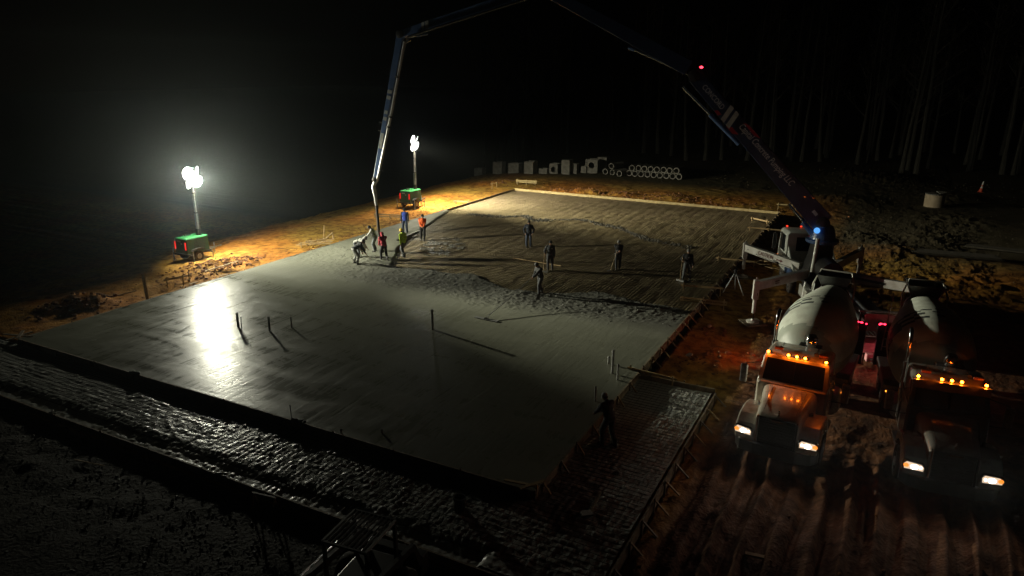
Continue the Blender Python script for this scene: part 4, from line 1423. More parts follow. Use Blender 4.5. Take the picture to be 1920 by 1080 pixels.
# outriggers
def outrigger(root, tip, zt, words=None, sleeve=.38):
    root, tip = Vector(root), Vector(tip)
    a = MB().bar((root.x, root.y, root.z), (tip.x, tip.y, zt), .30, .46, w2=.26, h2=.40).build('outrigger_arm', ARMP, pump, bevel=.015)
    leg = MB().bar((tip.x, tip.y, zt + .26), (tip.x, tip.y, zt - .65), .26, .26, up=(0, 1, 0)).build('outrigger_leg', ARMP, pump, bevel=.015)
    MB().lathe([(.085, .55), (.085, zt - .6)], (tip.x, tip.y, 0), n=14).build('leg_sleeve', ARMP, leg, smooth=True)
    MB().lathe([(.045, .08), (.045, .6)], (tip.x, tip.y, 0), n=12).build('ram_rod', CHROME, leg, smooth=True)
    MB().lathe([(.30, .10), (.30, .14), (.24, .17), (.10, .18), (.07, .26)], (tip.x, tip.y, 0), n=24).build('foot_plate', ARMP, leg, smooth=True)
    MB().box((tip.x, tip.y, .06), (.95, .95, .07), rad(20)).build('timber_pad', WOODD, leg)
    MB().prism([(-.08, 0), (.08, 0), (.03, .13), (-.03, .13)], (tip.x, tip.y, zt + .26), (1, 0, 0), (0, 0, 1), .03).build('lifting_eye', ARMP, leg)
    d = (root - tip)
    d.z = 0
    L = d.length
    ex = Vector((root.x - tip.x, root.y - tip.y, root.z - zt)).normalized()
    return a, ex, L
BOOMJ = mat('decal_red', (.11, .008, .008), .6)
arm, ex, L = outrigger((-.75, 9.9, 1.55), (-3.1, 12.8, 0), 1.82)
t0 = Vector((-3.1, 12.8, 1.82))
nrm = ex.cross(Vector((0, 0, 1))).normalized()
up = nrm.cross(ex).normalized()
f0 = t0 + nrm * .152
lettering('CAUTION', 1.0, f0 + ex * 1.05 - up * .08 + nrm * .006, ex, up, BOOMJ, arm, height=.22)
MB().prism([(0, .03), (.26, .03), (.26, .09), (.42, 0), (.26, -.09), (.26, -.03), (0, -.03)], f0 + ex * 2.3 + nrm * .004 - up * .0, ex, up, .01).build('arrow_decal', BOOMJ, arm)
for q in (.32, .95, 2.15):
    MB().lathe([(.03, 0), (.03, .02)], f0 + ex * q - up * (.1 if q > .9 else 0), nrm, 8).build('bolt', DARKMET, arm)
MB().bar(f0 + ex * 1.0 - up * .16, f0 + ex * 3.3 - up * .16, .012, .03, up=up).build('seam', DARKMET, arm)
arm, ex, L = outrigger((-.8, 8.6, 1.55), (-3.9, 4.9, 0), 1.88)
t0 = Vector((-3.9, 4.9, 1.88))
nrm = ex.cross(Vector((0, 0, 1))).normalized()
up = nrm.cross(ex).normalized()
f0 = t0 + nrm * .152
for q, s_, w in ((1.45, 'WARNING', .42), (1.5, 'KEEP CLEAR', .36)):
    lettering(s_, w, f0 + ex * q + up * (.02 if s_[0] == 'W' else -.08) + nrm * .006, ex, up, BOOMJ, arm)
MB().prism([(0, 0), (.14, 0), (.14, .14), (0, .14)], t0 + nrm * .14 - up * .45 - ex * .07, ex, up, .01).build('warning_plate', BOOMJ, arm)
outrigger((.75, 9.9, 1.55), (3.1, 12.8, 0), 1.82)
arm, ex, L = outrigger((.8, 8.6, 1.55), (3.9, 4.9, 0), 1.95)
MB().bar(Vector((.8, 8.6, 1.62)) + Vector((.0, -.16, 0)), Vector((2.4, 6.7, 1.75)) + Vector((-.13, -.13, 0)), .03, .12).build('arm_ram', CHROME, arm)

# ---- the boom (its joints found on the vertical plane between pedestal and hose end)
PED = PA + Vector((-PEDY * math.sin(PROT), PEDY * math.cos(PROT), 0))
TIP = Vector((-26.2, 33.9, 0))
BD = (TIP - PED); BD.z = 0; BD.normalize()
BN = Vector((BD.y, -BD.x, 0))
if BN.y > 0:
    BN = -BN
def on_boom(px, py, off=0.0):
    rr = Vector(tuple(CR @ np.array([px - 960.0, py - 540.0, FPX])))
    p0 = PED + BN * off
    t = BN.dot(Vector((p0.x, p0.y, CAM_Z)) - Vector((0, 0, CAM_Z))) / BN.dot(rr)
    return Vector((0, 0, CAM_Z)) + rr * t
J0 = on_boom(1542, 418)
J1 = on_boom(1302, 142)
J1b = on_boom(1292, 128)
J2 = on_boom(1015, -22)
J3 = on_boom(752, 64)
J4 = on_boom(704, 336)
def section(p, q, w, h0, h1, m=BOOMB, name='boom_section', label=None):
    a = MB().bar(PL(p), PL(q), w, h0, w2=w * .85, h2=h1).build(name, m, pump, bevel=.02, label=label)
    return a
def pin(p, r, w, parent):
    c = PL(p)
    n_ = (PMI.to_3x3() @ BN).normalized()
    return MB().lathe([(r * .5, -w / 2 - .03), (r, -w / 2), (r, w / 2), (r * .5, w / 2 + .03)], c, n_, 18).build('joint_pin', DARKMET, parent, smooth=True)
def cyl(p, q, r, frac, parent):
    p, q = PL(p), PL(q)
    m_ = p.lerp(q, frac)
    b = MB().tube([p, m_], r, 12).build('hydraulic_cylinder', BOOMB, parent, smooth=True)
    MB().tube([m_, q], r * .55, 10).build('cylinder_rod', CHROME, b, smooth=True)
def band(p, q, f, w, h, slant, parent, m=BOOMG, lat=.235, off=0.0):
    """painted band across the camera-facing side of a section"""
    c = PL(p.lerp(q, f))
    d = (PMI.to_3x3() @ (q - p)).normalized()
    n_ = (PMI.to_3x3() @ BN).normalized()
    u_ = d.cross(n_).normalized()
    if u_.z < 0:
        u_ = -u_
    return MB().prism([(-w / 2 - slant / 2, -h / 2), (w / 2 - slant / 2, -h / 2), (w / 2 + slant / 2, h / 2), (-w / 2 + slant / 2, h / 2)], c + n_ * lat + u_ * off, d, u_, .012).build('paint_band', m, parent)
NAVYB = mat('boom_navy_paint', (.022, .036, .085), .4, col2=(.015, .026, .06), scale=2, coat=.2)
s1 = section(J0, J1, .50, 1.05, .70, NAVYB, label='thick lower boom section with lettering')
s2 = section(J1b, J2, .42, .74, .52, NAVYB)
s3 = section(J2, J3, .36, .55, .40)
s4 = section(J3, J4, .28, .40, .22)
for p, r_, w_, s_ in ((J0, .34, .70, s1), (J1, .30, .62, s1), (J2, .26, .52, s2), (J3, .22, .46, s3), (J4, .14, .34, s4)):
    pin(p, r_, w_, s_)
# lettering and decals of the lower section
R3 = PMI.to_3x3()
d1 = (R3 @ (J0 - J1)).normalized()
n1 = (R3 @ BN).normalized()
u1 = n1.cross(d1).normalized()
if u1.z < 0:
    u1 = -u1
LET = mat('lettering_grey', (.62, .62, .63), .5)
P1 = PL(J1)
S1L = (J0 - J1).length
lettering('Capital Concrete Pumping LLC', S1L * .40, P1 + d1 * S1L * .345 - u1 * .12 + n1 * .262, d1, u1, LET, s1, height=.42, shear=.15)
lettering('CONCORD', S1L * .15, P1 + d1 * S1L * .07 - u1 * .10 + n1 * .255, d1, u1, LET, s1, height=.26)
for f in (.255, .295):
    band(J1, J0, f, .24, .80, -.22, s1, lat=.262)
band(J1, J0, .335, .5, .20, .25, s1, REDP, .258, -.34)
band(J1, J0, .40, .9, .14, .3, s1, REDP, .258, .35)
band(J1, J0, .22, .3, .16, .1, s1, REDP, .256, -.30)
band(J1, J0, .93, .30, .16, .0, s1, LET, .262, .05)
band(J3, J2, .175, .16, .42, .10, s3, lat=.20)
band(J3, J2, .205, .20, .42, .10, s3, lat=.20)
for f, hh in ((.38, .26), (.42, .26), (.52, .20), (.565, .20)):
    band(J3, J4, f, .20, hh, 0, s4, lat=.16)
band(J3, J4, .72, .9, .20, 0, s4, lat=.155)
# linkages and hydraulic cylinders
cyl(J1.lerp(J0, .36) - Vector((0, 0, .75)), J1 + Vector((-.55, 0, -.55)), .12, .52, s1)
cyl(J1b.lerp(J2, .40) - Vector((0, 0, .55)), J1 + Vector((-.30, 0, .05)), .09, .10, s2)
cyl(J3.lerp(J2, .20) - Vector((0, 0, .40)), J3 + Vector((.30, 0, -.22)), .08, .5, s3)
cyl(PED + Vector((-.35, -.2, 3.3)) , J0.lerp(J1, .20) + Vector((-.35, 0, -.55)), .14, .45, s1)
MB().bar(PL(J3 + Vector((.62, 0, -.30))), PL(J3 + Vector((.10, 0, -.55))), .06, .12).build('link', DARKMET, s3)
MB().bar(PL(J3 + Vector((.10, 0, -.55))), PL(J3.lerp(J4, .05)), .06, .12).build('link', DARKMET, s3)
MB().ell(PL(on_boom(1315, 126)), (.09, .06, .06)).build('warning_light', emat('boom_red_light', (1, .04, .07), 5), s1)
# delivery line on the camera-facing side
off = BN * .30
PIPEM = mat('delivery_pipe_metal', (.62, .63, .62), .38, .4, col2=(.42, .42, .41), scale=4)
def along(p, q, f, side=off, dn=0.0):
    return p.lerp(q, f) + side + Vector((0, 0, dn))
pl = [along(J2, J3, .05, dn=-.33), along(J2, J3, .6, dn=-.30), along(J2, J3, .93, dn=-.30)]
MB().tube([PL(p) for p in pl], .065, 10).build('delivery_pipe', DARKMET, s3, smooth=True)
pr = Vector((.42, 0, 0))
pl = [J3.lerp(J4, .05) + pr + off * .6, J3.lerp(J4, .5) + pr * .95 + off * .6, J3.lerp(J4, .96) + pr * .6 + off * .6, J4 + pr * .25 + Vector((0, 0, -.10))]
dp = MB().tube([PL(p) for p in pl], .078, 12).build('delivery_pipe', PIPEM, s4, smooth=True)
for f in (.28, .55, .62, .93):
    c = J3.lerp(J4, f) + pr * .9 + off * .6
    MB().lathe([(.105, -.05), (.105, .05)], PL(c), R3 @ (J4 - J3), 14).build('coupling', DARKMET, dp)
    MB().bar(PL(J3.lerp(J4, f)), PL(c), .05, .08).build('pipe_bracket', DARKMET, dp)
for f in (.60, .66):
    c = J3.lerp(J4, f)
    MB().tube([PL(c), PL(c + Vector((-.40, 0, .10)))], .03, 6).build('hose_hook', DARKMET, s4)
pl = [along(J1, J0, .02, BN * -.36, -.2), along(J1, J0, .98, BN * -.40, -.3)]
MB().tube([PL(p) for p in pl], .065, 10).build('delivery_pipe', DARKMET, s1, smooth=True)
# end elbow, reducer and rubber hose
E1 = on_boom(700, 350)
E2 = on_boom(706, 385)
HEND = Vector((-26.45, 33.75, .30))
el = MB().tube([PL(J4 + pr * .2 + Vector((0, 0, -.05))), PL(J4 + Vector((-.05, 0, -.18))), PL(E1), PL(on_boom(704, 370)), PL(E2)], [.10, .12, .12, .10, .085], 14).build('end_elbow', PIPEM, pump, smooth=True)
MB().tube([PL(on_boom(709, 345)), PL(on_boom(712, 366)), PL(on_boom(707, 372))], .025, 6).build('safety_cable', DARKMET, el)
MB().tube([PL(E2), PL(on_boom(708, 405)), PL(on_boom(710, 432)), PL(HEND)], .085, 14).build('end_hose', RUBBER, pump, smooth=True)

# ================================================================== mixer trucks
def fender_mesh(s):
    outer = [(.02, .80), (.0, 1.12), (.10, 1.32), (.40, 1.50), (.95, 1.56), (1.5, 1.46), (1.86, 1.20), (2.0, .80)]
    arch = [(1.25 + .64 * math.cos(a), .56 + .62 * math.sin(a)) for a in np.linspace(rad(22), rad(158), 9)]
    poly = outer + [(y, z) for y, z in arch]
    return MB().prism(poly, (s * .885, 0, 0), (0, 1, 0), (0, 0, 1), .60)
def mixer(label, front, yaw, visor, paint, drum_dark):
    t = thing('mixer_truck', label, 'mixer truck', front, yaw, 'concrete mixers backed to the pump hopper')
    for s in (-1, 1):
        MB().bar((s * .43, .4, .95), (s * .43, 9.1, .95), .10, .28).build('frame_rail', DARKMET, t)
    for x in (-1.05, 1.05):
        wheel(t, x, 1.25)
        wheel(t, x, 6.2, dual=True)
        wheel(t, x, 7.55, dual=True)
    # bumper
    bp = MB().prism([(-1.2, .28), (-1.02, .02), (-.6, -.10), (.6, -.10), (1.02, .02), (1.2, .28), (1.2, .42), (-1.2, .42)], (0, 0, .62), (1, 0, 0), (0, 1, 0), .36).build('bumper', mat('dark_bumper', (.05, .045, .04), .35, .5), t, bevel=.03)
    for s in (-1, 1):
        MB().bar((s * .62, -.07, .83), (s * 1.03, .03, .83), .03, .03).build('bumper_trim', CHROME, bp)
    # hood and grille
    hood = loft([rrect(0, .06, .78, 1.66, .62, .14, 5), rrect(0, .16, .78, 1.74, .64, .18, 5), rrect(0, .9, .8, 1.90, .70, .2, 5), rrect(0, 1.72, .85, 2.04, .82, .24, 5)]).build('hood', paint, t, smooth=True)
    MB().box((0, .055, 1.22), (1.04, .07, .86)).build('grille', BLACKP, hood, bevel=.02)
    for k in range(9):
        MB().box((0, .012, .86 + .085 * k), (.98, .03, .025)).build('grille_bar', mat('grille_grey', (.07, .07, .07), .4, .6), hood)
    for s in (-1, 1):
        MB().box((s * .555, .03, 1.22), (.05, .09, .92)).build('grille_trim', CHROME if s < 0 else DARKMET, hood, bevel=.01)
        MB().bar((s * .45, .3, 1.80), (s * .5, 1.55, 2.015), .012, .012).build('hood_crease', DARKMET, hood)
        MB().bar((s * .72, 1.0, 1.55), (s * .80, 1.15, 1.55), .03, .16).build('hood_latch', DARKMET, hood)
    # hood ornament: a small standing dog in chrome
    om = MB().box((0, .20, 1.765), (.05, .14, .03)).ell((0, .20, 1.85), (.025, .055, .03)).ell((0, .14, 1.89), (.025, .03, .03)).bar((0, .16, 1.77), (0, .16, 1.84), .04, .02).bar((0, .24, 1.77), (0, .24, 1.84), .04, .02)
    om.build('hood_ornament', CHROME, hood)
    MB().prism([(-.14, -.015), (.14, -.015), (.2, .015), (-.2, .015)], (0, .0, 1.60), (1, 0, 0), (0, -.2, 1), .015).build('grille_badge', CHROME, hood)
    for s in (-1, 1):
        f = fender_mesh(s).build('front_fender', paint, t, bevel=.05)
        # headlight cluster
        cx = s * .93
        h = MB().prism([(-.27, -.12), (.27, -.12), (.29, .02), (.22, .12), (-.22, .15), (-.29, .05)], (cx, .02, 1.10), (1, .10 * s, 0), (0, .12, 1), .10).build('headlight', mat('lamp_bezel', (.4, .38, .35), .15, 1.0), t, bevel=.02)
        MB().prism([(-.23, -.085), (.23, -.085), (.24, .02), (.17, .085), (-.18, .11), (-.24, .04)], (cx, -.038, 1.10), (1, .10 * s, 0), (0, .12, 1), .02).build('lens', HEADW, h)
        MB().ell((cx - s * .02, -.045, 1.095), (.105, .03, .075)).build('bulb', HEADL, h)
        MB().ell((cx - s * .17, -.05, 1.10), (.05, .025, .05)).build('inner_bulb', emat('inner_bulb', (1, .85, .65), 6), h)
        MB().ell((cx + s * .19, -.03, 1.11), (.07, .03, .06)).build('turn_lamp', HEADA, h)
    # cab
    cab_ = loft([rrect(0, 1.70, .75, 2.06, 1.0, .1), rrect(0, 1.78, .72, 2.10, 1.06, .08), rrect(0, 2.1, .72, 2.86, .98, .10), rrect(0, 2.30, .72, 2.93, .98, .14), rrect(0, 3.30, .72, 2.90, .98, .14), rrect(0, 3.38, .75, 2.85, .95, .14)]).build('cab', paint, t, smooth=True, bevel=.015)
    MB().prism([(-.90, 0), (.90, 0), (.86, .70), (-.86, .70)], (0, 1.79, 2.13), (1, 0, 0), (0, .395, .918), .03).build('windscreen', GLASS, cab_)
    MB().prism([(-.012, 0), (.012, 0), (.012, .70), (-.012, .70)], (0, 1.776, 2.138), (1, 0, 0), (0, .395, .918), .03).build('screen_divider', DARKMET, cab_)
    for s in (-1, 1):
        MB().prism([(1.98, 2.08), (3.0, 2.08), (3.0, 2.70), (2.25, 2.70)], (s * 1.01, 0, 0), (0, 1, 0), (s * -.06, 0, 1), .04).build('side_window', GLASS, cab_)
        d_ = MB().prism([(1.9, .85), (3.05, .85), (3.05, 2.05), (1.9, 2.05)], (s * 1.02, 0, 0), (0, 1, 0), (0, 0, 1), .025).build('door', paint, cab_, bevel=.01)
        MB().bar((s * 1.06, 2.85, 1.75), (s * 1.06, 3.0, 1.75), .03, .04).build('door_handle', CHROME, d_)
        MB().bar((s * 1.06, 3.15, 1.0), (s * 1.06, 3.15, 2.3), .03, .03).build('grab_rail', CHROME, cab_)
        MB().box((s * 1.0, 2.5, .62), (.30, 1.0, .10)).build('step', STEEL, t, bevel=.01)
        mr_ = MB().box((s * 1.52, 1.95, 2.12), (.22, .12, .62)).build('mirror', STEEL, t, bevel=.035)
        MB().box((s * 1.52, 2.02, 2.12), (.18, .01, .54)).build('mirror_glass', GLASS, mr_)
        MB().tube([(s * 1.0, 2.1, 2.55), (s * 1.5, 1.98, 2.46), (s * 1.5, 1.98, 1.78), (s * 1.0, 2.1, 1.7)], .018, 6).build('mirror_arm', DARKMET, mr_)
    # roof markers, horns, handles
    for x in (-.86, -.25, 0, .25, .86):
        k = MB().box((x, 2.17, 2.925), (.11, .16, .035)).build('marker_base', DARKMET, cab_)
        MB().ell((x, 2.07, 2.955), (.040, .05, .034)).build('marker_light', AMBER, k)
    for x in (-.55, .5):
        hn = MB().lathe([(.02, 0), (.025, .40), (.07, .50)], (x, 2.95, 3.02), (0, -1, -.03), 12).build('air_horn', CHROME, cab_, smooth=True)
    MB().box((-.62, 2.45, 2.99), (.26, .12, .08)).build('beacon_base', mat('dark_orange_plastic', (.2, .05, .01), .4), cab_, bevel=.02)
    MB().box((.72, 2.45, 2.99), (.26, .12, .08)).build('beacon_base', mat('dark_orange_plastic', (.2, .05, .01), .4), cab_, bevel=.02)
    if visor:
        MB().prism([(-.98, 0), (.98, 0), (1.0, .34), (-1.0, .34)], (0, 1.86, 2.66), (1, 0, 0), (0, .62, .62), .03).build('sun_visor', paint, cab_, bevel=.01)
        for x in (-.86, 0, .86):
            MB().box((x, 1.99, 2.88), (.22 if x else .72, .10, .025)).build('visor_plate', paint, cab_)
        MB().box((-.28, 1.95, 2.30), (.30, .02, .16)).build('dash_glow', emat('red_dash', (.8, .02, .05), .07), cab_)
    # exhaust stack, tanks
    ex_ = MB().tube([(-.98, 3.62, .9), (-.98, 3.62, 3.35), (-.98, 3.64, 3.62), (-.98, 3.72, 3.76), (-.98, 3.86, 3.82)], .062, 14).build('exhaust_stack', CHROME, t, smooth=True)
    MB().lathe([(.10, 0), (.10, 1.1)], (-.98, 3.62, 1.7), n=16).build('heat_shield', CHROME, ex_, smooth=True)
    MB().lathe([(.32, -.55), (.34, -.5), (.34, .5), (.32, .55)], (.92, 4.2, .85), (0, 1, 0), 22).build('fuel_tank', STEEL, t, smooth=True)
    MB().lathe([(.26, -.5), (.28, -.45), (.28, .45), (.26, .5)], (-.92, 4.3, 1.0), (0, 1, 0), 20).build('water_tank', STEEL, t, smooth=True)
    MB().box((.15, 3.62, 2.35), (.7, .34, 1.05)).build('rear_stack_box', BLACKP, t, bevel=.03)
    MB().tube([(-.05, 3.5, 2.95), (-.02, 3.42, 3.25)], .01, 6).build('antenna', DARKMET, t)
    MB().lathe([(.18, 0), (.2, .25), (.12, .36)], (.18, 3.55, 2.88), n=16).build('air_cleaner', CHROME, t, smooth=True)
    # drum with stand
    A, B = Vector((0, 4.0, 2.05)), Vector((0, 9.0, 3.05))
    prof = [(r_ * 1.07, h_) for r_, h_ in [(.34, 0), (.62, .08), (.98, .55), (1.16, 1.15), (1.22, 1.7), (1.22, 2.35), (1.15, 2.85), (.98, 3.55), (.78, 4.3), (.60, 4.85), (.58, 5.1)]]
    fine = []
    for i in range(len(prof) - 1):
        for k in range(5):
            u = k / 5
            fine.append((prof[i][0] + (prof[i + 1][0] - prof[i][0]) * u, prof[i][1] + (prof[i + 1][1] - prof[i][1]) * u))
    fine.append(prof[-1])
    N = 72
    db = MB().lathe(fine, A, B - A, N)
    dm = db.mesh('drum')
    dm.materials.append(paint if drum_dark is None else drum_dark[0])
    dm.materials.append(drum_dark[1])
    dm.materials.append(drum_dark[2])
    ax, sx, ux = frame_from(B - A)
    for pol in dm.polygons:
        c = pol.center - A
        a = math.degrees(math.atan2(c.dot(ux), -c.dot(sx)))      # 0 = left side, 90 = top
        h = c.dot(ax)
        i = 0
        e = (a - 40) / 60.0
        tt = a / 90.0
        q = h - (1.50 + .60 * tt)                       # dark feathered swoosh sweeping up toward the rear
        if -.12 < tt < 1.15 and 0 < q < .80:
            if tt < .32:
                i = 1 if q < .12 + 2.2 * max(tt, 0) else 0
            else:
                i = 1 if (q % .27) < .21 * (1.25 - tt) else 0
        if h < .95 - .35 * e:                              # dull front cone
            i = 2
        pol.material_index = i
        pol.use_smooth = True
    obj('drum', dm, None, t)
    MB().lathe([(.66, 0), (.66, .14)], B - ax * .35, ax, 32).build('drum_ring', DARKMET, t, smooth=True)
    MB().prism([(-.55, 1.0), (.55, 1.0), (.35, 2.3), (-.35, 2.3)], (0, 4.0, 0), (1, 0, 0), (0, 0, 1), .3).build('drum_stand', DARKMET, t)
    MB().prism([(-.9, 1.0), (.9, 1.0), (.75, 2.7), (.55, 2.7), (.45, 2.35), (-.45, 2.35), (-.55, 2.7), (-.75, 2.7)], (0, 8.45, 0), (1, 0, 0), (0, 0, 1), .3).build('rear_pedestal', DARKMET, t, bevel=.02)
    # charge hopper, chute, fenders, lamps
    hp_ = loft([[(-.3, 8.9, 3.15), (.3, 8.9, 3.15), (.3, 9.3, 3.15), (-.3, 9.3, 3.15)], [(-.62, 8.45, 4.0), (.62, 8.45, 4.0), (.62, 9.5, 4.0), (-.62, 9.5, 4.0)]], False).build('charge_hopper', BLACKP, t)
    m_ = hp_.modifiers.new('thick', 'SOLIDIFY'); m_.thickness = .03
    MB().tube([(-.72, 8.5, 2.9), (-.74, 8.7, 3.6), (-.55, 9.0, 4.1), (.55, 9.0, 4.1), (.74, 8.7, 3.6), (.72, 8.5, 2.9)], .035, 8).build('hoop_rail', WHITEP, t, smooth=True)
    for s in (-1, 1):
        MB().prism([(5.5, .95), (8.3, .95), (8.3, 1.16), (8.0, 1.25), (5.8, 1.25), (5.5, 1.16)], (s * .98, 0, 0), (0, 1, 0), (0, 0, 1), .62).build('rear_fender', BLACKP, t, bevel=.03)
        MB().box((s * 1.12, 8.75, 1.45), (.46, .28, 1.58)).build('mud_flap', BLACKP, t, bevel=.02)
        lb = MB().box((s * 1.16, 8.70, 2.30), (.46, .22, .10)).build('lamp_box', BLACKP, t, bevel=.02)
        for q in (-.13, .0):
            MB().ell((s * 1.16 + q, 8.58, 2.355), (.06, .04, .03)).build('red_light', REDL, lb)
        MB().ell((s * 1.16 + s * .17, 8.575, 2.33), (.035, .035, .03)).build('red_light', REDL, lb)
        MB().box((s * .55, 8.95, .95), (.3, .06, .12)).build('tail_lamp', emat('tail_lamp', (1, .05, .07), 8), t)
        for q in (4.6, 5.2):
            MB().ell((s * 1.20, q, 1.05), (.025, .04, .03)).build('side_marker', AMBERS, t)
    # ladder on the left rear
    for s in (-.18, .18):
        MB().bar((-1.0 + s, 8.3, 1.4), (-.85 + s, 8.6, 3.6), .03, .04).build('ladder_rail', STEEL, t)
    for k in range(7):
        z = 1.55 + .3 * k
        MB().bar((-1.17 + .02 * k, 8.33 + .04 * k, z), (-.81 + .02 * k, 8.33 + .04 * k, z), .02, .02).build('ladder_rung', STEEL, t)
    return t

def chute(t, p, q, r=.26):
    p, q = Vector(p), Vector(q)
    d, s, u = frame_from(q - p)
    L = (q - p).length
    rings = []
    for i in range(7):
        c = p + d * (L * i / 6) - u * (.18 * math.sin(math.pi * i / 6))
        rings.append([c + (s * math.cos(a) + u * math.sin(a)) * r for a in np.linspace(rad(180), rad(360), 11)])
    n = 11
    vs = [v for g in rings for v in g]
    fs = [(i * n + k, i * n + k + 1, (i + 1) * n + k + 1, (i + 1) * n + k) for i in range(6) for k in range(n - 1)]
    o = MB().add(vs, fs).build('chute', mat('chute_steel', (.34, .27, .24), .5, .3, col2=(.22, .15, .13), scale=5), t, smooth=True)
    m_ = o.modifiers.new('thick', 'SOLIDIFY'); m_.thickness = .02

DRUMA = (mat('drum_grey_white', (.56, .59, .52), .42, col2=(.36, .36, .31), scale=2.2, lo=.45, hi=.8, detail=9), mat('drum_dark_swoosh', (.035, .04, .042), .45, scale=3), mat('drum_grey_cone', (.30, .33, .28), .5, col2=(.25, .27, .23), scale=2))
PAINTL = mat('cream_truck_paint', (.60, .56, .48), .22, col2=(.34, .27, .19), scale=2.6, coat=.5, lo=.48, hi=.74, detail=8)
PAINTR = mat('shaded_truck_paint', (.17, .165, .155), .25, col2=(.10, .085, .065), scale=2.6, coat=.5, lo=.48, hi=.74, detail=8)  # right truck's off-white darkened: the shade it stands in is put into the colour
GM = -.50
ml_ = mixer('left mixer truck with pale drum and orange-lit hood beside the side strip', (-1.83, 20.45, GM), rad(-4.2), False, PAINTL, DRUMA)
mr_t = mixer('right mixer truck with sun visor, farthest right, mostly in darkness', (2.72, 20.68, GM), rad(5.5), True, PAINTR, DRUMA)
chute(ml_, (.15, 9.0, 2.75), (.95, 9.7, 2.05))
chute(mr_t, (-.1, 9.0, 2.75), (-.85, 9.75, 2.05))
for t_ in (ml_, mr_t):
    for s in (-1, 1):
        lamp('headlight_beam', 'SPOT', (s * .91, -.10, 1.10), 36, (1, .88, .72), t_, 150, 1.0, (0, -1, .12), .05)
# light given off by the trucks' own lamps
lamp('tail_glow', 'POINT', (.35, 9.15, .95), 26, (1, .16, .21), ml_, radius=.06)
lamp('tail_glow', 'POINT', (-.35, 9.15, .95), 22, (1, .16, .21), mr_t, radius=.06)
lamp('side_turn_glow', 'SPOT', (-1.40, 8.2, 1.1), 80, (1, .15, .03), ml_, 95, 1.0, (-.9, .12, -.40), .05)
# turn lamp on the left mixer side that throws the orange patch on the clay
MB().ell((-1.31, 8.2, 1.1), (.035, .06, .04)).build('side_turn_lamp', AMBERS, ml_)

# ================================================================== skid steer at the bottom edge
SKP = Vector((-8.85, 10.05, gz(-8.85, 10.05)))
sk_ = thing('skid_steer', 'dark skid steer with slatted cab roof at the bottom edge of the picture', 'skid steer', SKP, rad(6))
DK = mat('machine_dark_paint', (.05, .048, .045), .4, .2, col2=(.035, .03, .028), scale=3)
for x in (-.72, .72):
    for y in (-.55, .5):
        w = MB().lathe([(.2, -.14), (.38, -.15), (.42, -.10), (.42, .10), (.38, .15), (.2, .14)], (x, y, .42), (1, 0, 0), 24).build('wheel', RUBBER, sk_, smooth=True)
        MB().lathe([(.05, -.155), (.21, -.15), (.21, .15), (.05, .155)], (x, y, .42), (1, 0, 0), 16).build('rim', STEEL, w, smooth=True)
MB().box((0, -.1, .62), (1.05, 1.9, .55)).build('body', DK, sk_, bevel=.04)
MB().box((0, -.95, 1.05), (1.05, .55, .45)).build('engine_cover', DK, sk_, bevel=.05)
for x in (-.52, .52):
    for y in (-.55, .55):
        MB().bar((x, y, .8), (x, y, 2.02), .07, .07).build('cab_post', DK, sk_)
    MB().bar((x, -.6, 2.02), (x, .6, 2.02), .05, .05).build('roof_rail', mat('glint_rail', (.55, .55, .52), .4), sk_)  # side rails pale and non-metal: their glint is put into the colour
    MB().bar((x * 1.35, -1.05, 1.35), (x * 1.35, .95, 1.15), .10, .16).build('lift_arm', DK, sk_)
    MB().bar((x * 1.35, .95, 1.15), (x * 1.35, 1.25, .5), .10, .14).build('lift_arm', DK, sk_)
for y in (-.6, .6):
    MB().bar((-.52, y, 2.02), (.52, y, 2.02), .05, .05).build('roof_rail', DK, sk_)
for i in range(9):
    x = -.42 + .105 * i
    MB().bar((x, -.57, 2.02), (x, .57, 2.02), .012, .05).build('roof_slat', mat('glint_slat', (.4, .4, .4), .45, .2), sk_)  # slats lightened so their glint sits in the base colour
MB().box((0, 1.42, .38), (1.5, .5, .55), top=(1, .5)).build('bucket', DK, sk_, bevel=.02)
MB().tube([(-.75, -1.1, 1.46), (-.75, .2, 1.40)], .02, 8).build('hydraulic_line', CHROME, sk_, smooth=True)
MB().lathe([(.02, 0), (.075, .04), (.08, .12)], (.62, -.62, 1.75), (.2, -.6, .6), 14).build('work_lamp', CHROME, sk_, smooth=True)
MB().tube([(.50, -.55, 1.95), (.60, -.60, 1.78)], .012, 6).build('lamp_stalk', CHROME, sk_)
p = hit(778, 1065, -.5)
r = thing('water_cooler', 'small pale drum-shaped cooler standing right of the skid steer', 'cooler', (p.x + .05, p.y - .1, gz(p.x, p.y - .1)))
CL = mat('cooler_grey', (.34, .33, .31), .5, scale=5)
MB().lathe([(.13, 0), (.14, .02), (.15, .45), (.14, .47)], n=18).build('body', CL, r, smooth=True)
MB().lathe([(.155, .47), (.16, .50), (.15, .56), (.05, .58)], n=18).build('lid', CL, r, smooth=True)
MB().box((0, -.16, .08), (.05, .06, .05)).build('tap', DARKMET, r)

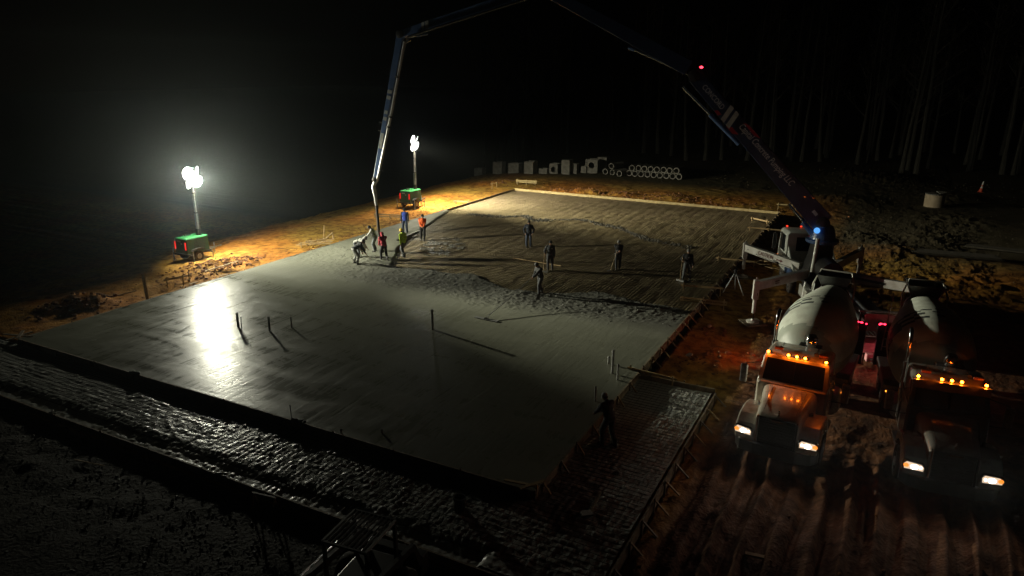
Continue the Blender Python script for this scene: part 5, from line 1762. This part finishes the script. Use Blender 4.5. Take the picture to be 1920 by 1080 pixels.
# ================================================================== people
def remeshed(mb, name, voxel, m, parent, smooth_it=4, label=None):
    me = mb.mesh(name)
    tmp = bpy.data.objects.new('tmp', me)
    COL.objects.link(tmp)
    r = tmp.modifiers.new('r', 'REMESH')
    r.mode = 'VOXEL'
    r.voxel_size = voxel
    s = tmp.modifiers.new('s', 'SMOOTH')
    s.factor = .5
    s.iterations = smooth_it
    bpy.context.view_layer.update()
    out = bpy.data.meshes.new_from_object(tmp.evaluated_get(bpy.context.evaluated_depsgraph_get()))
    bpy.data.objects.remove(tmp)
    out.name = name
    out.materials.clear()
    for p in out.polygons:
        p.use_smooth = True
    o = bpy.data.objects.new(name, out)
    out.materials.append(m)
    COL.objects.link(o)
    o.parent = parent
    if label:
        o['label'] = label
    return o

def ik(a, b, l1, l2, hint):
    a, b, hint = Vector(a), Vector(b), Vector(hint)
    d = b - a
    L = min(d.length, (l1 + l2) * .999)
    if d.length > L:
        b = a + d.normalized() * L
    d.normalize()
    h = (hint - d * hint.dot(d)).normalized()
    x = (l1 * l1 - l2 * l2 + L * L) / (2 * L)
    y = math.sqrt(max(0, l1 * l1 - x * x))
    return a + d * x + h * y, b

def cloth(name, col, col2=None):
    return mat('cloth_' + name, col, .85, col2=col2 or tuple(c * .7 for c in col), scale=7, bump=.006, bscale=14)

def person(label, loc, yaw, top, legs, head='cap', headm=None, lean=0, side=0, wr=None, wl=None, ar=None, al=None, pelvis=(0, 0, 0), head_turn=0, head_nod=0,
           sleeves=None, boots=None, hr=None, hl=None, hood=False, scale=1.0, group='workers on the pour', twist=0, panel=None):
    """local frame: forward +Y, right +X. wr/wl wrist targets, ar/al ankle targets, hr/hl elbow hints."""
    t = thing('person', label, 'person', loc, yaw, group)
    t.scale = (scale,) * 3
    P = Vector(pelvis) + Vector((0, 0, .95))
    RT = Matrix.Rotation(rad(twist), 3, 'Z') @ Matrix.Rotation(rad(side), 3, 'Y') @ Matrix.Rotation(rad(-lean), 3, 'X')
    def T(x, y, z):
        return P + RT @ Vector((x, y, z - .95))
    waist, chest, neck = T(0, 0, 1.10), T(0, .01, 1.33), T(0, -.01, 1.49)
    RH = RT @ Matrix.Rotation(rad(head_turn), 3, 'Z') @ Matrix.Rotation(rad(-head_nod), 3, 'X')
    hc = T(0, .0, 1.50) + RH @ Vector((0, .025, .135))
    shr, shl = T(.185, 0, 1.42), T(-.185, 0, 1.42)
    wr = Vector(wr) if wr else Vector((.27, .06, .86)) + Vector(pelvis)
    wl = Vector(wl) if wl else Vector((-.27, .06, .86)) + Vector(pelvis)
    er, wr = ik(shr, wr, .29, .27, hr or (.4, -1, -.1))
    el_, wl = ik(shl, wl, .29, .27, hl or (-.4, -1, -.1))
    hpr, hpl = P + Vector((.095, 0, -.02)), P + Vector((-.095, 0, -.02))
    ar = Vector(ar or (.13, -.03, .09))
    al = Vector(al or (-.13, -.03, .09))
    kr, ar = ik(hpr, ar, .44, .44, (.1, 1, 0))
    kl, al = ik(hpl, al, .44, .44, (-.1, 1, 0))
    # --- body: one continuous surface
    b = MB()
    b.ell(hc, (.076, .094, .118), RH)
    b.ell(hc + RH @ Vector((0, .012, -.055)), (.060, .078, .068), RH)                     # jaw
    b.capsule(hc + RH @ Vector((0, .088, .012)), hc + RH @ Vector((0, .108, -.022)), .011, .016, 8)   # nose
    b.ell(hc + RH @ Vector((0, .083, -.062)), (.026, .012, .010), RH)                      # lips
    for s in (-1, 1):
        b.ell(hc + RH @ Vector((s * .078, -.005, -.005)), (.014, .024, .034), RH)          # ears
    b.capsule(neck - RT @ Vector((0, 0, .04)), hc - RH @ Vector((0, .02, .07)), .06, .052)
    b.ell(chest, (.165, .105, .175), RT)
    b.ell(waist, (.135, .095, .15), RT)
    b.ell(P, (.150, .105, .12), RT)
    for sh, e, w, s in ((shr, er, wr, 1), (shl, el_, wl, -1)):
        b.capsule(T(s * .1, 0, 1.44), sh, .07, .062)
        b.capsule(sh, e, .055, .043)
        b.capsule(e, w, .043, .029)
        f = (w - e).normalized()
        inw = (RT @ Vector((-s, .25, 0)))
        inw = (inw - f * inw.dot(f)).normalized()
        ac = f.cross(inw).normalized()
        palm = w + f * .055
        b.capsule(w, w + f * .085, .028, .032)
        for k, (q, ln) in enumerate(((-.030, .062), (-.010, .072), (.010, .068), (.029, .052))):
            k0 = w + f * .09 + ac * q
            k1 = k0 + (f * .75 + inw * .5).normalized() * ln * .55
            k2 = k1 + (f * .15 + inw).normalized() * ln * .5
            b.capsule(k0 - f * .03, k1, .0115, .0105, 7)
            b.capsule(k1, k2, .0105, .009, 7)
        b.capsule(w + f * .03 + ac * .02, w + f * .065 + ac * .052 + inw * .03, .013, .011, 7)
        b.capsule(w + f * .065 + ac * .052 + inw * .03, w + f * .095 + ac * .045 + inw * .055, .011, .009, 7)
    for h, k, a in ((hpr, kr, ar), (hpl, kl, al)):
        b.capsule(h, k, .085, .056)
        b.capsule(k, k.lerp(a, .4), .056, .056)
        b.capsule(k.lerp(a, .4), a, .054, .038)
        b.capsule(a + Vector((0, -.02, -.03)), a + Vector((0, .13, -.05)), .04, .032)
    body = remeshed(b, 'body', .0105, SKIN, t, 2)
    for s in (-1, 1):
        e = MB().ell(hc + RH @ Vector((s * .030, .082, .010)), (.012, .008, .008), RH, 8).build('eye', mat('eye', (.03, .025, .02), .2), body)
    # --- clothes
    g = MB()
    g.ell(chest, (.218, .158, .20), RT)
    g.ell(waist, (.195, .150, .19), RT)
    g.ell(P + RT @ Vector((0, 0, .02)), (.200, .152, .12), RT)
    g.capsule(T(0, -.01, 1.40), T(0, -.005, 1.505), .10, .072)
    arms = MB()
    for sh, e, w, s in ((shr, er, wr, 1), (shl, el_, wl, -1)):
        tgt = arms if sleeves else g
        g.capsule(T(s * .09, 0, 1.42), sh, .092, .082)
        tgt.capsule(sh, e, .090, .074)
        tgt.capsule(e, e.lerp(w, .93), .073, .054)
        if not sleeves:
            g.ell(sh.lerp(e, .55), (.07, .07, .05))
    if hood:
        g.ell(hc + RH @ Vector((0, -.025, .012)), (.105, .108, .138), RH)
        g.capsule(neck, hc + RH @ Vector((0, -.06, -.06)), .095, .09)
    jk = remeshed(g, 'hooded_top' if hood else 'jacket', .018, top, t, 3)
    if sleeves:
        remeshed(arms, 'sleeves', .018, sleeves, t, 3)
    if panel:
        MB().ell(T(panel[1], panel[2] * 1.17, panel[3]), (panel[4], .012, panel[5]), RT).build('chest_logo', panel[0], jk)
    g = MB()
    g.ell(P, (.165, .122, .125), RT)
    for h, k, a in ((hpr, kr, ar), (hpl, kl, al)):
        g.capsule(h, k, .115, .088)
        g.capsule(k, k.lerp(a, .9), .086, .072)
        g.ell(k.lerp(a, .86), (.07, .072, .05))
    remeshed(g, 'trousers', .018, legs, t, 3)
    bm_ = boots or mat('rubber_boots', (.03, .028, .025), .5, col2=(.06, .055, .05), scale=8)
    for a in (ar, al):
        g = MB()
        g.capsule(a + Vector((0, -.005, .16)), a + Vector((0, -.01, -.02)), .062, .056)
        g.capsule(a + Vector((0, -.03, -.045)), a + Vector((0, .15, -.05)), .05, .045)
        g.box(a + Vector((0, .05, -.078)), (.095, .28, .03))
        remeshed(g, 'boot', .014, bm_, t, 2)
    # --- head wear / hair
    if head == 'cap':
        hb = MB().lathe([(.104, -.02), (.106, .03), (.09, .085), (.05, .118), (.01, .126)], (0, 0, 0), (0, 0, 1), 18)
        hb.prism([(-.075, .07), (.075, .07), (.06, .17), (0, .19), (-.06, .17)], (0, 0, -.01), (1, 0, 0), (0, 1, -.12), .012)
        hb.v = [tuple(hc + RH @ (Vector(v) + Vector((0, 0, .025)))) for v in hb.v]
        hb.build('cap', headm, t, smooth=True)
    elif head == 'hardhat':
        hb = MB().lathe([(.150, -.012), (.152, 0), (.118, .006), (.116, .04), (.10, .09), (.06, .125), (.01, .135)], (0, 0, 0), (0, 0, 1), 22)
        hb.prism([(-.10, .09), (.10, .09), (.07, .18), (0, .20), (-.07, .18)], (0, 0, 0), (1, 0, 0), (0, 1, -.1), .014)
        hb.v = [tuple(hc + RH @ (Vector(v) + Vector((0, 0, .035)))) for v in hb.v]
        hb.build('hard_hat', headm, t, smooth=True)
    elif head == 'beanie':
        hb = MB().lathe([(.098, -.03), (.104, -.01), (.102, .04), (.085, .095), (.04, .125), (.01, .128)], (0, 0, 0), (0, 0, 1), 18)
        hb.v = [tuple(hc + RH @ (Vector((v[0], v[1] * 1.12, v[2])) + Vector((0, -.008, .02)))) for v in hb.v]
        hb.build('beanie', headm, t, smooth=True)
    if head != 'hood' and not hood:
        hb = MB().ell(hc + RH @ Vector((0, -.022, .02)), (.083, .085, .105), RH)
        hb.build('hair', HAIR, t, smooth=True)
    return t, (er, wr, el_, wl)

CAMYAW = lambda p: math.atan2(p[0], -p[1]) + math.pi + 0 if False else math.atan2(-(0 - p[0]), (0 - p[1]))   # yaw that turns a figure toward the camera's foot
def foot(px, py, z):
    q = hit(px, py, z)
    return Vector((q.x, q.y, z))
BZ = -.135
NAVY = cloth('navy', (.022, .027, .042)); BLK = cloth('black', (.016, .016, .018)); GREY = cloth('grey', (.14, .15, .16)); JEANS = cloth('jeans', (.045, .06, .10))
LGREY = cloth('light_grey', (.36, .36, .34)); PALE = cloth('pale', (.48, .48, .45)); RED = cloth('red', (.40, .028, .05)); BLUE = cloth('blue', (.035, .075, .42))
NEON = cloth('neon', (.62, .92, .06), (.5, .75, .05)); ORNG = cloth('orange', (.85, .14, .025)); CHAR = cloth('charcoal', (.05, .053, .06)); TAN = cloth('tan', (.20, .16, .11))
YEL = mat('yellow_hat', (.75, .50, .04), .4, scale=6); CAPD = mat('dark_cap', (.02, .02, .022), .8, scale=9); CAPG = mat('grey_cap', (.22, .22, .21), .8, scale=9)
WLOGO = mat('white_print', (.6, .6, .6), .7)
SHAFT = mat('wood_shaft', (.46, .33, .17), .6, col2=(.36, .24, .11), scale=6)

def tool(label, p, q, head='shovel', parent=None, r=.016, name=None, m=SHAFT, cat=None, headm=None):
    p, q = Vector(p), Vector(q)
    name = name or head
    t = thing(name, label, cat or head, q)
    MB().tube([(0, 0, 0), p - q], r, 8).build('shaft', m, t, smooth=True)
    hm = headm or STEEL
    d = (q - p); d.z = 0
    d = d.normalized() if d.length > .01 else Vector((0, 1, 0))
    s = Vector((-d.y, d.x, 0))
    if head == 'shovel':
        MB().prism([(-.11, -.02), (.11, -.02), (.12, .2), (.0, .30), (-.12, .2)], (0, 0, .01), s, (d * .9 + Vector((0, 0, -.25))).normalized(), .012).build('blade', hm, t)
    else:
        MB().bar(-s * .25, s * .25, .025, .10).build('rake_blade', hm, t)
    return t

# 1 worker bent far forward in a white hooded top
f = foot(671, 483, -.03)
person('worker in white hooded top bent far forward near the hose', f, rad(-55), PALE, cloth('grey', (.14, .15, .16)), lean=72, hood=True, headm=CAPG, head='cap', pelvis=(0, -.12, -.02), head_nod=-35,
       wr=(.16, .62, .58), wl=(-.10, .48, .42), ar=(.18, .10, .09), al=(-.16, -.16, .09))
# 2 worker in front of him, dark shirt, pale trousers
f = foot(668, 495, -.02)
t2, w2 = person('worker in dark grey shirt and pale trousers shovelling, leftmost of the crew', f, rad(-35), CHAR, LGREY, lean=58, head='beanie', headm=CAPD, pelvis=(0, -.10, -.02), head_nod=-10,
       wr=(.22, .55, .62), wl=(-.20, .48, .50), ar=(.20, .02, .09), al=(-.20, -.06, .09), hood=False)
def Wp(t_, loc, yaw, v):
    return loc + Matrix.Rotation(yaw, 3, 'Z') @ Vector(v)
a = Wp(0, f, rad(-35), (.10, .35, .80)); b_ = Wp(0, f, rad(-35), (-.5, 1.05, .05))
tool('long shovel held by the leftmost bent worker', a + (a - b_) * .25, b_, 'shovel')
# 3 worker half hidden behind the hose
f = foot(703, 472, -.04)
yw = rad(115)
person('worker in light grey shirt half hidden behind the pump hose', f, yw, LGREY, GREY, lean=22, head='cap', headm=CAPD, wr=(.12, .42, 1.02), wl=(-.16, .50, .92), head_nod=18, pelvis=(0, -.05, 0))
a = Wp(0, f, yw, (-.05, .50, 1.15)); b_ = Wp(0, f, yw, (.05, .85, .05))
tool('shovel with pale shaft held by the worker behind the hose', a, b_, 'shovel')
# 4 red hoodie
f = foot(721, 489, -.03)
person('worker in red hooded sweatshirt guiding the pump hose', f, rad(62), RED, cloth('dark_trousers', (.035, .036, .04)), hood=True, lean=14, head='hood', wr=(.02, .46, 1.05), wl=(-.12, .44, .88), head_nod=14, ar=(.13, -.18, .09), al=(-.14, .14, .09), panel=(WLOGO, .05, -.128, 1.36, .05, .05))
# 5 blue
f = foot(760, 437, -.06)
person('worker in bright blue vest over dark sleeves facing the camera', f, rad(205), BLUE, JEANS, sleeves=CHAR, head='beanie', headm=CAPD, wr=(.28, .05, .84), wl=(-.27, .06, .84))
# 6 neon
f = foot(757, 482, -.06)
person('worker in neon yellow sweatshirt and yellow hard hat walking', f, rad(80), NEON, GREY, head='hardhat', headm=YEL, lean=6, wr=(.25, .16, .90), wl=(-.25, -.04, .86), ar=(.10, .16, .09), al=(-.10, -.18, .12), head_nod=8)
# 7 orange
f = foot(793, 450, -.10)
person('worker in orange jacket with black sides and hands clasped', f, rad(215), ORNG, BLK, sleeves=ORNG, head='beanie', headm=CAPD, wr=(.06, .26, .98), wl=(-.06, .26, .98), ar=(.11, -.02, .09), al=(-.10, .02, .09))
# 8 far lone worker
f = foot(991, 463, BZ)
person('lone worker in navy jacket, hands in pockets, farthest on the unpoured mesh', f, rad(205), NAVY, JEANS, head='beanie', headm=CAPD, wr=(.25, .12, .94), wl=(-.25, .12, .94), hr=(1, -.6, 0), hl=(-1, -.6, 0), panel=(WLOGO, .09, .130, 1.36, .03, .025))
# 9 rake worker
f = foot(1031, 507, BZ)
yw = rad(205)
person('worker in dark jacket holding an upright tool left of centre mesh', f, yw, CHAR, cloth('grey_dark', (.07, .07, .075)), head='beanie', headm=CAPD, wr=(.30, .22, 1.04), wl=(-.25, .08, .85), ar=(.12, .10, .09), al=(-.14, -.12, .09), panel=(WLOGO, -.09, .130, 1.34, .035, .035))
a = Wp(0, f, yw, (.34, .30, 1.14)); b_ = Wp(0, f, yw, (.36, .34, .03))
tool('upright rake with wooden shaft beside the dark-jacketed worker', a, b_, 'rake')
# 10 arms on the shovel
f = foot(1158, 505, BZ)
yw = rad(198)
person('worker in black jacket leaning on a shovel with folded arms', f, yw, BLK, CHAR, head='cap', headm=CAPG, wr=(-.02, .26, 1.16), wl=(-.04, .28, 1.10), lean=6, ar=(.08, .06, .09), al=(-.10, -.06, .09))
a = Wp(0, f, yw, (.08, .32, 1.16)); b_ = Wp(0, f, yw, (.40, .42, .05))
tool('shovel slanting under the folded arms of the black-jacketed worker', a, b_, 'shovel')
# 11 right worker
f = foot(1287, 525, BZ)
yw = rad(196)
person('worker in black jacket and grey trousers nearest the right form', f, yw, BLK, GREY, head='beanie', headm=CAPG, wr=(.30, .22, 1.14), wl=(-.28, .14, .82), ar=(.20, .02, .09), al=(-.16, -.06, .09), panel=(WLOGO, 0, .130, 1.32, .02, .03))
a = Wp(0, f, yw, (.31, .30, 1.42)); b_ = Wp(0, f, yw, (.36, .36, .05))
tool('upright rake gripped by the worker nearest the right form', a, b_, 'rake')
# 12 bull float worker
f = foot(1013, 552, -.03)
yw = rad(150)
person('dark figure leaning into the long bull float handle', f, yw, BLK, CHAR, head='beanie', headm=CAPD, lean=16, wr=(.10, .42, .95), wl=(-.08, .55, .98), ar=(.12, -.20, .09), al=(-.12, .16, .09), head_nod=12)
h1 = Wp(0, f, yw, (0.05, .50, .98))
pad = hit(912, 598, 0.03)
t = thing('bull_float', 'bull float with long thin handle lying on the wet slab', 'bull float', pad)
hv = (h1 - pad)
hv = hv * 1.12
MB().tube([Vector((0, 0, .07)), hv * .5 + Vector((0, 0, -.03)), hv], .017, 8).build('handle', STEEL, t, smooth=True)
dd = Vector((hv.x, hv.y, 0)).normalized(); ss = Vector((-dd.y, dd.x, 0))
MB().bar(-ss * .62, ss * .62, .20, .025).build('blade', mat('magnesium', (.3, .3, .3), .5, .6), t, bevel=.008)
MB().bar(-ss * .10 + Vector((0, 0, .035)), ss * .10 + Vector((0, 0, .035)), .12, .04).build('bracket', DARKMET, t)
# 13 near worker in the dark at the side strip
f = foot(1140, 836, -.24)
person('dark figure with pale cap bending to the inner form at the side strip', f, rad(62), BLK, cloth('dull_trousers', (.06, .06, .062)), head='cap', headm=mat('pale_cap', (.45, .44, .42), .7), lean=16, wr=(.10, .46, 1.00), wl=(-.16, .50, .98), ar=(.16, -.16, .09), al=(-.14, .12, .09), head_nod=14)

# laser screed board and hose lying on the mesh
a, b_ = hit(962, 485, BZ), hit(1052, 500, BZ)
loose_plank('long pale screed board lying on mesh behind the upright rake', (a.x, a.y, BZ + .05), (b_.x, b_.y, BZ + .05), .09, .05, name='screed_board', cat='screed')
a, b_ = hit(745, 452, 0), hit(790, 433, -.05)
loose_plank('dark straight edge lying between the blue and orange workers', (a.x, a.y, .06), (b_.x, b_.y, .04), .12, .06, m=DARKMET, name='straight_edge', cat='screed')

# wet plastic patch with water glints near the orange worker
def wet_h(X, Y):
    return -.125 + .03 * (1 - np.abs(fbm(X, Y, 2.2, 4, .65))) + .012 * fbm(X, Y, 9, 2)
WET = mat('wet_film', (.20, .19, .16), .13, col2=(.12, .11, .09), scale=5, bump=.06, bscale=9, spec=.8, rough2=.3)
struct(field('wet_film', np.arange(-28.0, -22.6, .05), np.arange(35.2, 41.4, .05), wet_h, WET,
             lambda X, Y: (((X + 25.2 + .25 * (Y - 38)) / (1.5 + .9 * fbm(X, Y, .9, 3))) ** 2 + ((Y - 38.2) / (2.6 + fbm(X + 3, Y, .8, 2))) ** 2 < 1) & (Y > up_b(X) + .1) & (fbm(X, Y, 2.6, 3, .6) > .02)))

# ================================================================== night haze, added to imitate lens bloom round the lamps
hz = MB().box((0, 310, 13), (1400, 1000, 54)).build('haze', None)
hm = bpy.data.materials.new('bloom_haze')
hm.use_nodes = True
t = hm.node_tree
t.nodes.clear()
o_ = nd(t, 'ShaderNodeOutputMaterial')
v_ = nd(t, 'ShaderNodeVolumePrincipled')
v_.inputs['Color'].default_value = (.86, .97, 1.0, 1)
v_.inputs['Density'].default_value = .0006
v_.inputs['Anisotropy'].default_value = .9
t.links.new(v_.outputs[0], o_.inputs['Volume'])
hz.data.materials.append(hm)
stuff(hz, 'thin night haze added to imitate lens bloom round the floodlights', 'haze')
